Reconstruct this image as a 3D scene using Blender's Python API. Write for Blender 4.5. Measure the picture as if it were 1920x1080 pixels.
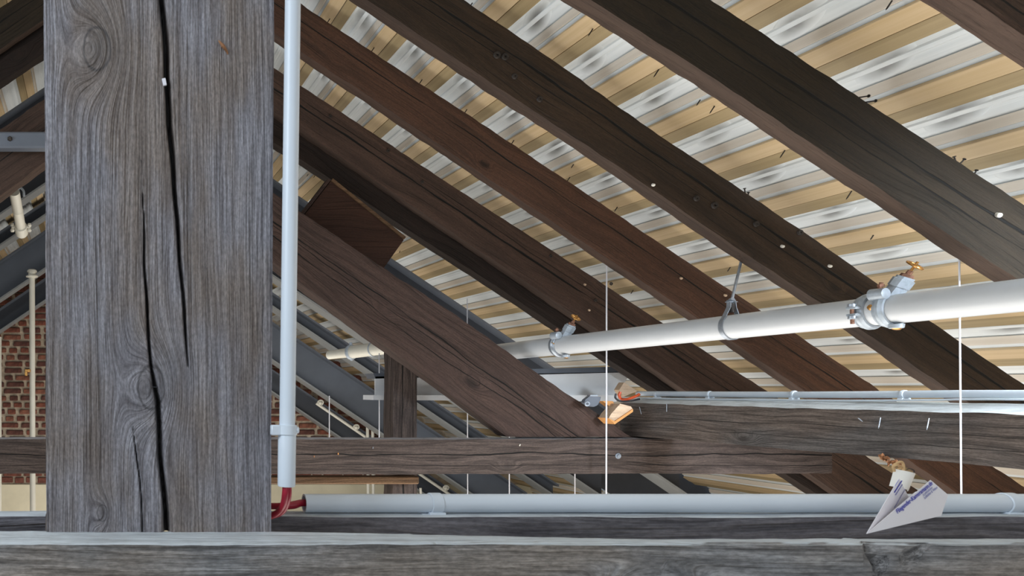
import bpy, bmesh, math, random
import numpy as np
from mathutils import Vector, Matrix, noise

random.seed(4)
for o in list(bpy.data.objects):
    bpy.data.objects.remove(o)
scene = bpy.context.scene
COL = scene.collection
F = 1400.0            # focal length in pixels of the 1920 px wide frame
CX, CY = 170.0, 730.0  # where the ridge direction vanishes


def s2l(r, g, b):
    f = lambda c: (c / 255 / 12.92) if c / 255 <= .04045 else ((c / 255 + .055) / 1.055) ** 2.4
    return (f(r), f(g), f(b), 1)


# ------------------------------------------------------------ camera
cam = bpy.data.cameras.new('camera')
cam.sensor_width = 36
cam.lens = 36 * F / 1920
cam.shift_x = (960 - CX) / 1920
cam.shift_y = (CY - 540) / 1920
cam.clip_start = .05
cam.dof.use_dof = True
cam.dof.focus_distance = 3.4
cam.dof.aperture_fstop = 20.0
camo = bpy.data.objects.new('camera', cam)
COL.objects.link(camo)
camo.rotation_euler = (math.pi / 2, 0, 0)
scene.camera = camo

# ------------------------------------------------------------ light
scene.view_settings.view_transform = 'Standard'
scene.view_settings.look = 'None'
scene.view_settings.gamma = 1
scene.view_settings.use_curve_mapping = False
scene.view_settings.exposure = 0.0
w = bpy.data.worlds.new('world')
scene.world = w
w.use_nodes = True
w.node_tree.nodes['Background'].inputs[0].default_value = (.86, .93, 1.0, 1)
w.node_tree.nodes['Background'].inputs[1].default_value = .42


def area(name, loc, aim, sx, sy, power, col, spread=180):
    l = bpy.data.lights.new(name, 'AREA')
    l.shape = 'RECTANGLE'
    l.size, l.size_y = sx, sy
    l.energy = power
    l.color = col
    l.spread = math.radians(spread)
    o = bpy.data.objects.new(name, l)
    COL.objects.link(o)
    o.location = loc
    o.rotation_euler = (Vector(aim) - Vector(loc)).to_track_quat('-Z', 'Y').to_euler()
    return o


area('roof_window_light', (-2.3, -.3, 1.45), (.3, 1.0, -.2), 1.2, 1.2, 84, (.80, .90, 1.0))
area('fill_light_rear', (-2.6, 3.2, 1.25), (3.5, 2.8, -.1), 1.2, 1.2, 80, (.80, .90, 1.0))  # added fill for the right-hand beam tops, no roof window seen there
area('fill_light_right', (3.72, 1.25, .60), (3.6, 2.9, -.1), .8, .8, 62, (.80, .90, 1.0), 80)  # added light over the purlin, this slope shows no window
area('floor_fill_right', (2.7, 3.0, -2.3), (2.7, 3.1, 2), 4.4, 5.5, 228, (1.0, .955, .89))  # added warm light from below for the roof, source unseen
area('floor_fill_back', (1.0, 7.6, -2.3), (1.2, 7.8, 2), 6.0, 3.0, 95, (1.0, .96, .9))  # added upward fill for the back of the attic, no lamp seen
area('front_fill_light', (1.5, -2.6, .9), (2.2, 4, .4), 4.0, 2.2, 20, (.88, .94, 1.0))  # added front fill behind the camera, window unseen

# ------------------------------------------------------------ helpers


def P(px, py, Y):
    return Vector(((px - CX) * Y / F, Y, (CY - py) * Y / F))


MW = {}


def reg(o, m, parent):
    MW[o.name] = m
    if parent is not None:
        o.parent = parent
        o.matrix_parent_inverse = Matrix.Identity(4)
        o.matrix_local = MW[parent.name].inverted() @ m
    else:
        o.matrix_world = m
    return o


def tag(o, label=None, cat=None, group=None, kind=None):
    if label: o['label'] = label
    if cat: o['category'] = cat
    if group: o['group'] = group
    if kind: o['kind'] = kind
    return o


def mesh_obj(name, me, mat, parent=None, m=None):
    o = bpy.data.objects.new(name, me)
    COL.objects.link(o)
    if mat is not None and not me.materials:
        me.materials.append(mat)
    return reg(o, m or Matrix.Identity(4), parent)


def empty(name, loc, label, cat, group=None):
    o = bpy.data.objects.new(name, None)
    COL.objects.link(o)
    o.empty_display_size = .05
    reg(o, Matrix.Translation(Vector(loc)), None)
    return tag(o, label, cat, group)


def frame(d, up=(0, 0, 1)):
    d = Vector(d).normalized()
    up = Vector(up)
    if abs(d.dot(up)) > .98: up = Vector((0, 1, 0))
    e2 = (up - d * up.dot(d)).normalized()
    return d, e2, d.cross(e2)


class MB:
    def __init__(s):
        s.v = []; s.f = []

    def add(s, vs, fs):
        n = len(s.v)
        s.v += [Vector(q) for q in vs]
        s.f += [tuple(i + n for i in f) for f in fs]

    def box(s, c, sx, sy, sz, ax=None):
        c = Vector(c)
        ax = ax or (Vector((1, 0, 0)), Vector((0, 1, 0)), Vector((0, 0, 1)))
        b = min(sx, sy, sz) * .12
        vs = []
        fs = []
        bm = bmesh.new()
        bmesh.ops.create_cube(bm, size=1)
        for q in bm.verts: q.co = Vector((q.co.x * sx, q.co.y * sy, q.co.z * sz))
        bmesh.ops.bevel(bm, geom=bm.edges[:], offset=b, segments=1, affect='EDGES')
        bm.verts.index_update()
        vs = [c + ax[0] * q.co.x + ax[1] * q.co.y + ax[2] * q.co.z for q in bm.verts]
        fs = [[q.index for q in f.verts] for f in bm.faces]
        bm.free()
        s.add(vs, fs)

    def lathe(s, p0, d, prof, seg=24, cap=True):
        """prof: list of (distance along d, radius)"""
        d, e2, e3 = frame(d)
        vs = []
        for t, r in prof:
            for k in range(seg):
                a = 2 * math.pi * k / seg
                vs.append(Vector(p0) + d * t + (e2 * math.cos(a) + e3 * math.sin(a)) * r)
        fs = []
        for i in range(len(prof) - 1):
            for k in range(seg):
                k2 = (k + 1) % seg
                fs.append((i * seg + k, i * seg + k2, (i + 1) * seg + k2, (i + 1) * seg + k))
        if cap:
            fs.append(tuple(range(seg))[::-1])
            n = (len(prof) - 1) * seg
            fs.append(tuple(range(n, n + seg)))
        s.add(vs, fs)

    def cyl(s, p0, p1, r, r1=None, seg=16):
        p0, p1 = Vector(p0), Vector(p1)
        L = (p1 - p0).length
        s.lathe(p0, p1 - p0, [(0, r), (L, r if r1 is None else r1)], seg)

    def tube(s, pts, r, seg=10, cap=True, smooth=True):
        pts = [Vector(q) for q in pts]
        rs = list(r) if isinstance(r, (list, tuple)) else [r] * len(pts)
        if smooth and len(pts) > 2:
            P_, R_2 = [], []
            N_ = len(pts)
            for i in range(N_ - 1):
                a, b_, c, d_ = pts[max(i - 1, 0)], pts[i], pts[i + 1], pts[min(i + 2, N_ - 1)]
                for j in range(6):
                    u = j / 6
                    P_.append(.5 * ((2 * b_) + (c - a) * u + (2 * a - 5 * b_ + 4 * c - d_) * u * u + (3 * b_ - a - 3 * c + d_) * u ** 3))
                    R_2.append(rs[i] + (rs[i + 1] - rs[i]) * u)
            pts, rs = P_ + [pts[-1]], R_2 + [rs[-1]]
        n = len(pts)
        vs = []
        e2 = None
        for i, q in enumerate(pts):
            d = (pts[min(i + 1, n - 1)] - pts[max(i - 1, 0)]).normalized()
            if e2 is None: _, e2, e3 = frame(d)
            else:
                e2 = (e2 - d * e2.dot(d)).normalized(); e3 = d.cross(e2)
            for k in range(seg):
                a = 2 * math.pi * k / seg
                vs.append(q + (e2 * math.cos(a) + e3 * math.sin(a)) * rs[i])
        fs = []
        for i in range(n - 1):
            for k in range(seg):
                k2 = (k + 1) % seg
                fs.append((i * seg + k, i * seg + k2, (i + 1) * seg + k2, (i + 1) * seg + k))
        if cap:
            fs.append(tuple(range(seg))[::-1])
            fs.append(tuple(range((n - 1) * seg, n * seg)))
        s.add(vs, fs)

    def ring(s, c, ax, R, r, seg=32, sec=8, a0=0, a1=2 * math.pi, sx=1.0):
        d, e2, e3 = frame(ax)
        full = abs(a1 - a0 - 2 * math.pi) < 1e-6
        pts = []
        n = seg if full else seg + 1
        vs = []
        for i in range(n):
            a = a0 + (a1 - a0) * i / seg
            rad = e2 * math.cos(a) + e3 * math.sin(a)
            for k in range(sec):
                b = 2 * math.pi * k / sec
                vs.append(Vector(c) + rad * (R + r * math.cos(b)) + d * r * sx * math.sin(b))
        fs = []
        for i in range(seg):
            i2 = (i + 1) % n
            for k in range(sec):
                k2 = (k + 1) % sec
                fs.append((i * sec + k, i2 * sec + k, i2 * sec + k2, i * sec + k2))
        if not full:
            fs.append(tuple(range(sec)))
            fs.append(tuple(range(seg * sec, seg * sec + sec))[::-1])
        s.add(vs, fs)

    def quadplate(s, pts, th, nrm):
        nrm = Vector(nrm).normalized() * th
        n = len(pts)
        vs = [Vector(q) for q in pts] + [Vector(q) + nrm for q in pts]
        fs = [tuple(range(n)), tuple(range(n, 2 * n))[::-1]]
        for i in range(n):
            j = (i + 1) % n
            fs.append((i, j, j + n, i + n))
        s.add(vs, fs)

    def build(s, name, mat, parent=None, smooth=True, origin=None):
        if parent is not None:
            inv = MW[parent.name].inverted()
            m = MW[parent.name]
            vs = [inv @ q for q in s.v]
        else:
            if origin is None:
                lo = Vector([min(q[i] for q in s.v) for i in range(3)])
                hi = Vector([max(q[i] for q in s.v) for i in range(3)])
                origin = Vector(((lo.x + hi.x) / 2, (lo.y + hi.y) / 2, lo.z))
            m = Matrix.Translation(Vector(origin))
            vs = [q - Vector(origin) for q in s.v]
        me = bpy.data.meshes.new(name)
        me.from_pydata([tuple(q) for q in vs], [], s.f)
        bm = bmesh.new(); bm.from_mesh(me)
        bmesh.ops.recalc_face_normals(bm, faces=bm.faces)
        bm.to_mesh(me); bm.free()
        if smooth:
            me.polygons.foreach_set('use_smooth', [True] * len(me.polygons))
            me.set_sharp_from_angle(angle=math.radians(38))
        return mesh_obj(name, me, mat, parent, m)


# ------------------------------------------------------------ materials
class NT:
    def __init__(s, name):
        s.m = bpy.data.materials.new(name)
        s.m.use_nodes = True
        s.t = s.m.node_tree
        s.n = s.t.nodes
        s.b = s.n['Principled BSDF']

    def L(s, a, b): s.t.links.new(a, b)

    def put(s, sock, v):
        if hasattr(v, 'links'): s.L(v, sock)
        else: sock.default_value = v

    def math(s, op, a, b=None, c=None, clamp=False):
        n = s.n.new('ShaderNodeMath'); n.operation = op; n.use_clamp = clamp
        s.put(n.inputs[0], a)
        if b is not None: s.put(n.inputs[1], b)
        if c is not None: s.put(n.inputs[2], c)
        return n.outputs[0]

    def sep(s, v):
        n = s.n.new('ShaderNodeSeparateXYZ'); s.L(v, n.inputs[0]); return n.outputs

    def comb(s, x, y, z):
        n = s.n.new('ShaderNodeCombineXYZ')
        for i, q in enumerate((x, y, z)): s.put(n.inputs[i], q)
        return n.outputs[0]

    def noise(s, v, scale, detail=2, rough=.5, dist=0):
        n = s.n.new('ShaderNodeTexNoise')
        s.L(v, n.inputs['Vector'])
        n.inputs['Scale'].default_value = scale
        n.inputs['Detail'].default_value = detail
        n.inputs['Roughness'].default_value = rough
        n.inputs['Distortion'].default_value = dist
        return n.outputs[0]

    def ramp(s, v, a, b, c=0.0, d=1.0):
        n = s.n.new('ShaderNodeMapRange'); n.interpolation_type = 'SMOOTHSTEP'
        s.put(n.inputs[0], v)
        for i, q in enumerate((a, b, c, d)): s.put(n.inputs[i + 1], q)
        return n.outputs[0]

    def mix(s, f, a, b, mode='MIX'):
        n = s.n.new('ShaderNodeMix'); n.data_type = 'RGBA'; n.blend_type = mode
        s.put(n.inputs[0], f); s.put(n.inputs[6], a); s.put(n.inputs[7], b)
        return n.outputs[2]

    def bump(s, h, dist, strength=1.0, nrm=None):
        n = s.n.new('ShaderNodeBump')
        n.inputs['Distance'].default_value = dist
        n.inputs['Strength'].default_value = strength
        s.L(h, n.inputs['Height'])
        if nrm is not None: s.L(nrm, n.inputs['Normal'])
        return n.outputs[0]


def wood(name, dark, light, tint=None, G=26, cracks=(), knots=(), vor=1.0, dust=None, rough=.75,
         spec=.3, bump=.004, knotcol=None, fine=.35, contrast=1.0, seed=0.0, patch=2.0, xs=.06, speck=1.0, spkamt=.22, warp=.16, under=None, kamp=4.2, fibamt=.5, crackattr=False):
    t = NT(name)
    tc = t.n.new('ShaderNodeTexCoord').outputs['Object']
    x, y, z = t.sep(tc)[:3]
    x = t.math('ADD', x, seed)
    lo = t.noise(t.comb(t.math('MULTIPLY', x, .9), t.math('MULTIPLY', y, 3), t.math('MULTIPLY', z, 3)), 1.0, 2)
    zc = t.math('ADD', z, t.math('MULTIPLY', t.math('SUBTRACT', lo, .5), warp))
    core = None
    for kx, kz, kr in knots:
        dx = t.math('MULTIPLY', t.math('SUBTRACT', x, kx + seed), .62)
        dz = t.math('SUBTRACT', z, kz)
        r2 = t.math('ADD', t.math('MULTIPLY', dx, dx), t.math('MULTIPLY', dz, dz))
        g = t.math('EXPONENT', t.math('MULTIPLY', r2, -1 / (2 * (kr * 1.25) ** 2)))
        zc = t.math('ADD', zc, t.math('MULTIPLY', g, kr * kamp))
        c = t.math('EXPONENT', t.math('MULTIPLY', r2, -1 / (kr * .8) ** 2))
        rr = t.math('DIVIDE', t.math('SQRT', r2), kr)
        rr = t.math('ADD', rr, t.math('MULTIPLY', t.math('SUBTRACT', t.noise(tc, 30, 3), .5), .25))
        e1 = t.math('DIVIDE', t.math('SUBTRACT', rr, .95), .09)
        e1 = t.math('EXPONENT', t.math('MULTIPLY', t.math('MULTIPLY', e1, e1), -1.0))
        c = t.math('MAXIMUM', t.math('MULTIPLY', c, .7), e1)
        core = c if core is None else t.math('MAXIMUM', core, c)
    if vor:
        vn = t.n.new('ShaderNodeTexVoronoi')
        t.L(t.comb(t.math('MULTIPLY', x, 1.15 * vor), t.math('MULTIPLY', y, 2.2 * vor), t.math('MULTIPLY', z, 2.6 * vor)), vn.inputs['Vector'])
        vn.inputs['Scale'].default_value = 1.5
        vn.inputs['Randomness'].default_value = 1
        g = t.ramp(vn.outputs['Distance'], .02, .24, 1, 0)
        zc = t.math('ADD', zc, t.math('MULTIPLY', g, .055))
        c = t.ramp(vn.outputs['Distance'], .04, .11, 1, 0)
        core = c if core is None else t.math('MAXIMUM', core, c)
    ring = t.noise(t.comb(t.math('MULTIPLY', x, xs * G), t.math('MULTIPLY', y, G), t.math('MULTIPLY', zc, G)), 1.0, 4, .62)
    ring = t.ramp(ring, .5 - .2 / contrast, .5 + .2 / contrast)
    fn = t.noise(t.comb(t.math('MULTIPLY', x, 14), t.math('MULTIPLY', y, 330), t.math('MULTIPLY', zc, 330)), 1.0, 3, .6)
    g = t.math('ADD', t.math('MULTIPLY', ring, 1 - fine), t.math('MULTIPLY', t.ramp(fn, .25, .75), fine), clamp=True)
    fib = t.noise(t.comb(t.math('MULTIPLY', x, 1.6), t.math('MULTIPLY', y, 120), t.math('MULTIPLY', zc, 120)), 1.0, 3, .65)
    spk = t.noise(t.comb(t.math('MULTIPLY', x, 70), t.math('MULTIPLY', y, 210), t.math('MULTIPLY', z, 210)), speck, 4, .7)
    col0 = t.mix(g, dark, light)
    col = col0
    pn = t.noise(t.comb(t.math('MULTIPLY', x, .6), y, t.math('MULTIPLY', z, 1.6)), patch, 3, .6)
    if tint:
        col = t.mix(t.ramp(pn, .42, .62, 0, .8), col, t.mix(g, tint[0], tint[1]))
    col = t.mix(t.ramp(fib, .54, .72, 0, fibamt), col, tuple(q * .35 for q in dark[:3]) + (1,))
    mul = t.math('ADD', t.ramp(spk, .3, .7, 1 - spkamt, 1 + spkamt), 0.0)
    vm = t.n.new('ShaderNodeVectorMath'); vm.operation = 'SCALE'
    t.L(col, vm.inputs[0]); t.put(vm.inputs['Scale'], mul)
    col = vm.outputs[0]
    h = t.math('ADD', t.math('SUBTRACT', ring, t.ramp(fib, .54, .70, 0, .8)), t.math('MULTIPLY', fn, .5))
    if core is not None:
        kc = knotcol or tuple(q * .45 for q in dark[:3]) + (1,)
        col = t.mix(t.math('MULTIPLY', core, .75), col, kc)
    for z0, amp, wd in cracks:
        n1 = t.noise(t.comb(t.math('ADD', x, z0 * 37), 0.0, 0.0), 1.1, 4, .55)
        n2 = t.noise(t.comb(t.math('ADD', x, z0 * 91 + 5), 0.0, 0.0), 2.1, 2)
        cz = t.math('ADD', t.math('MULTIPLY', t.math('SUBTRACT', n1, .5), amp), z0)
        d = t.math('ABSOLUTE', t.math('SUBTRACT', z, cz))
        wv = t.math('MULTIPLY', t.ramp(n2, .3, .62, .12, 1.0), wd)
        k = t.ramp(t.math('DIVIDE', d, wv), .45, 1.0, 1, 0)
        col = t.mix(k, col, (.0025, .002, .0018, 1))
        h = t.math('SUBTRACT', h, t.math('MULTIPLY', k, 2.5))
    if crackattr:
        at = t.n.new('ShaderNodeAttribute'); at.attribute_name = 'crack'
        col = t.mix(at.outputs['Fac'], col, (.004, .003, .003, 1))
    if under:  # light from below painted into the underside colour
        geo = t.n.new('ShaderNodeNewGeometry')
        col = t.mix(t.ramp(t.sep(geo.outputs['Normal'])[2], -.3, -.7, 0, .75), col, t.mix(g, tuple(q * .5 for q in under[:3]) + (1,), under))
    if dust:
        geo = t.n.new('ShaderNodeNewGeometry')
        nz = t.sep(geo.outputs['Normal'])[2]
        dn = t.noise(tc, 14, 4, .65)
        f = t.math('MULTIPLY', t.ramp(nz, .55, .9), t.ramp(dn, .3, .6, dust[1] * .72, dust[1]))
        f = t.math('MULTIPLY', f, t.ramp(ring, .0, .35, .8, 1))
        col = t.mix(f, col, dust[0])
    t.L(col, t.b.inputs['Base Color'])
    t.b.inputs['Roughness'].default_value = rough
    t.b.inputs['Specular IOR Level'].default_value = spec
    t.L(t.bump(h, bump, .8), t.b.inputs['Normal'])
    return t.m


def plain(name, col, rough=.5, metal=0.0, spec=.5, var=.12, scale=6, bump=0.0, col2=None):
    t = NT(name)
    tc = t.n.new('ShaderNodeTexCoord').outputs['Object']
    n = t.noise(tc, scale, 4, .6)
    c2 = col2 or tuple(q * (1 - var * 2) for q in col[:3]) + (1,)
    t.L(t.mix(t.ramp(n, .35, .68), col, c2), t.b.inputs['Base Color'])
    t.b.inputs['Roughness'].default_value = rough
    t.b.inputs['Metallic'].default_value = metal
    t.b.inputs['Specular IOR Level'].default_value = spec
    if bump:
        t.L(t.bump(t.noise(tc, scale * 8, 4, .7), bump, .6), t.b.inputs['Normal'])
    return t.m


DUST = s2l(206, 214, 220)
PY = .925   # distance of the post face
PW = .1785  # half of (post centre offset helper)


def post_k(px, py, r):   # knot in the post's own frame (x up, z = -world x)
    q = P(px, py, PY)
    return (q.z - POST0, -(q.x - POSTC), r * PY / F)


POST0 = P(0, 998, PY).z
POSTC = P(298, 0, PY).x
m_post = wood('weathered_post_wood', s2l(84, 81, 86), s2l(154, 153, 160), (s2l(84, 72, 64), s2l(140, 128, 118)), G=90, vor=0,
              knots=[post_k(182, 92, 26), post_k(284, 726, 26), post_k(192, 962, 10)], kamp=3.0, fibamt=.3, warp=.045, speck=2.2, spkamt=.3, crackattr=True,
              bump=.003, fine=.6, knotcol=s2l(58, 56, 58), rough=.62, spec=.4, contrast=1.1, patch=5, xs=.035)
m_sill = wood('weathered_sill_wood', s2l(80, 81, 84), s2l(160, 161, 163), (s2l(84, 77, 70), s2l(154, 144, 134)), G=120, vor=1.2, warp=.05, speck=1.2, spkamt=.3, xs=.05,
              bump=.003, fine=.4, dust=(DUST, .95), seed=2.3, patch=4)
m_sill2 = wood('dark_sill_wood', s2l(44, 44, 50), s2l(118, 116, 122), G=95, vor=.8, bump=.003, fine=.4, dust=(DUST, .9), seed=7.7, xs=.05)
m_tie = wood('brown_tie_wood', s2l(42, 34, 31), s2l(92, 79, 73), G=44, vor=1.0, cracks=[(.015, .10, .006), (-.055, .04, .0025)],
             dust=(s2l(170, 168, 172), .9), seed=.6, knotcol=s2l(60, 52, 48))
m_tie_dark = m_tie
m_purlin = wood('grey_brown_purlin_wood', s2l(50, 43, 40), s2l(108, 98, 92), (s2l(46, 45, 46), s2l(92, 91, 92)), G=52, vor=1.1,
                cracks=[(.02, .06, .002), (-.04, .05, .0016)], dust=(s2l(206, 212, 214), .95), seed=3.1, bump=.003)
RAFW = []
for i, (d, l, ck) in enumerate([
        (s2l(40, 28, 22), s2l(72, 54, 44), [(0, .05, .005)]),
        (s2l(25, 20, 13), s2l(48, 38, 26), [(.03, .05, .008), (-.03, .05, .004)]),
        (s2l(30, 22, 15), s2l(64, 48, 34), [(.035, .06, .0095), (-.01, .05, .003)]),
        (s2l(54, 37, 28), s2l(88, 60, 45), [(.03, .05, .005)]),
        (s2l(46, 34, 28), s2l(80, 60, 50), [(.012, .06, .010), (.05, .05, .003)])]):
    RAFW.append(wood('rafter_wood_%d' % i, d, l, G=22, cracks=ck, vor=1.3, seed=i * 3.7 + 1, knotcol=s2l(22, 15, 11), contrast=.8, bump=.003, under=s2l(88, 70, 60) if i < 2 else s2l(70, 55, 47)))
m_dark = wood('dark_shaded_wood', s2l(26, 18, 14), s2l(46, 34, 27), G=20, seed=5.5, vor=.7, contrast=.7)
m_brace = wood('reddish_brace_wood', s2l(44, 32, 28), s2l(76, 58, 51), G=30, cracks=[(.03, .10, .006), (-.05, .12, .0045), (-.0, .07, .003)],
               seed=8.8, vor=.8, contrast=.9)
m_board = wood('short_board_wood', s2l(46, 28, 20), s2l(70, 45, 33), G=14, seed=4.4, vor=.5, contrast=.6)
m_pale = wood('fresh_offcut_wood', s2l(188, 158, 128), s2l(214, 190, 166), G=60, vor=0, seed=1.2, contrast=.4, fibamt=.06, spkamt=.08)
m_cut = plain('orange_cut_wood', s2l(206, 146, 84), .7)
m_plank = wood('small_plank_wood', s2l(74, 54, 38), s2l(120, 92, 66), G=30, vor=.6, seed=6.6)
m_conduit = plain('white_plastic_conduit', s2l(214, 224, 234), .38, spec=.45, var=.02)
m_pipe = plain('white_painted_steel_pipe', s2l(202, 206, 210), .28, spec=.5, var=.02, scale=9)
m_cream = plain('cream_painted_pipe', s2l(226, 222, 208), .4, var=.04)
m_steel = plain('blue_grey_painted_steel', s2l(92, 98, 108), .5, var=.08, scale=2)
m_steel_dark = plain('dark_grey_painted_steel', s2l(62, 66, 74), .5, var=.1, scale=2)
m_flg_lit = plain('lit_grey_flange', s2l(136, 138, 138), .5, var=.05)  # paler than the web: light on the flange edge put into its colour
m_chan = plain('light_grey_steel_channel', s2l(226, 228, 230), .4, var=.05, scale=3)
m_galv = plain('galvanised_metal', s2l(168, 176, 186), .38, metal=.55, var=.12, scale=30)
m_brass = plain('brass', s2l(214, 160, 92), .3, metal=.85, var=.15, scale=60)
m_rust = plain('rusty_bolt', s2l(150, 108, 88), .6, metal=.4, var=.2, scale=60)
m_iron = plain('dark_iron', s2l(60, 54, 50), .6, metal=.5, var=.2, scale=40)
m_red = plain('red_cable_sheath', s2l(158, 22, 48), .35, spec=.5, var=.1, scale=30)
m_orange = plain('orange_cable_sheath', s2l(214, 84, 36), .4, var=.05)
m_blackc = plain('black_cable_sheath', s2l(30, 32, 38), .4, var=.05)
m_paper = plain('white_paper', s2l(236, 236, 244), .6, var=.01)
m_paper2 = plain('cream_paper_roll', s2l(232, 228, 218), .6, var=.03)
m_ink = plain('blue_ink', s2l(52, 60, 176), .6, var=.05)
m_ink2 = plain('pale_blue_ink', s2l(128, 132, 186), .6, var=.05)
m_twine = plain('pale_twine', s2l(206, 170, 122), .8, var=.1)
m_wire = plain('white_cord', s2l(214, 214, 220), .5, var=.02)
m_splint = plain('torn_orange_wood', s2l(160, 112, 76), .8, var=.15, scale=60, bump=.002)
m_sheet = plain('white_coated_roof_sheet', s2l(240, 244, 246), .42, spec=.4, var=.05, scale=2.2)


def streaky(name, col, col2, rough=.6):
    """smooth material with faint streaks along the world Y direction (the length of the boards)"""
    t = NT(name)
    tc = t.n.new('ShaderNodeTexCoord').outputs['Object']
    x, y, z = t.sep(tc)[:3]
    n = t.noise(t.comb(t.math('MULTIPLY', x, 45), t.math('MULTIPLY', y, .8), t.math('MULTIPLY', z, 45)), 1.0, 3, .6)
    n2 = t.noise(t.comb(t.math('MULTIPLY', x, 4), t.math('MULTIPLY', y, 1.1), t.math('MULTIPLY', z, 4)), 1.0, 2, .5)
    t.L(t.mix(t.math('ADD', t.ramp(n, .3, .7, 0, .6), t.ramp(n2, .3, .7, 0, .4)), col, col2), t.b.inputs['Base Color'])
    t.b.inputs['Roughness'].default_value = rough
    return t.m


m_bat1 = streaky('pale_batten_wood', s2l(188, 162, 122), s2l(208, 184, 148))
m_bat2 = streaky('olive_batten_wood', s2l(146, 128, 94), s2l(172, 152, 116))
m_bat3 = streaky('pinkish_batten_wood', s2l(206, 194, 178), s2l(226, 216, 202))
m_sheet = streaky('white_coated_roof_sheet', s2l(208, 214, 216), s2l(230, 234, 235), .4)
_t = NT('painted_rafter_shade')  # grey fading at the rim, paints soft rafter shade on the sheet
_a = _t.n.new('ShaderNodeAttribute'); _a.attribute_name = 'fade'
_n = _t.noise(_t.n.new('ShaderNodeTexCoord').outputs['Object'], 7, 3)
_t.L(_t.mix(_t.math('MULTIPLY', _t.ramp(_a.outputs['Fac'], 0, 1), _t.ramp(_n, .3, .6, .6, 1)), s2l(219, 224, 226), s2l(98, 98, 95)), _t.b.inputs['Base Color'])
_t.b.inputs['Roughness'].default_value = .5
m_raf_shade = _t.m
m_block = plain('grey_foam_filler', s2l(150, 150, 146), .8, var=.08)
m_floor = plain('pale_screed', s2l(170, 160, 145), .8, var=.1)
m_mortar = plain('rough_mortar', s2l(206, 188, 164), .9, var=.18, scale=14, bump=.01)
m_brick = [plain('brick_clay_%d' % i, c, .85, var=.25, scale=22, bump=.006) for i, c in
           enumerate([s2l(136, 78, 60), s2l(120, 70, 56), s2l(104, 64, 54), s2l(148, 94, 74)])]
m_plaster = plain('cream_plaster', s2l(222, 212, 184), .8, var=.05, scale=3)


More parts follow.
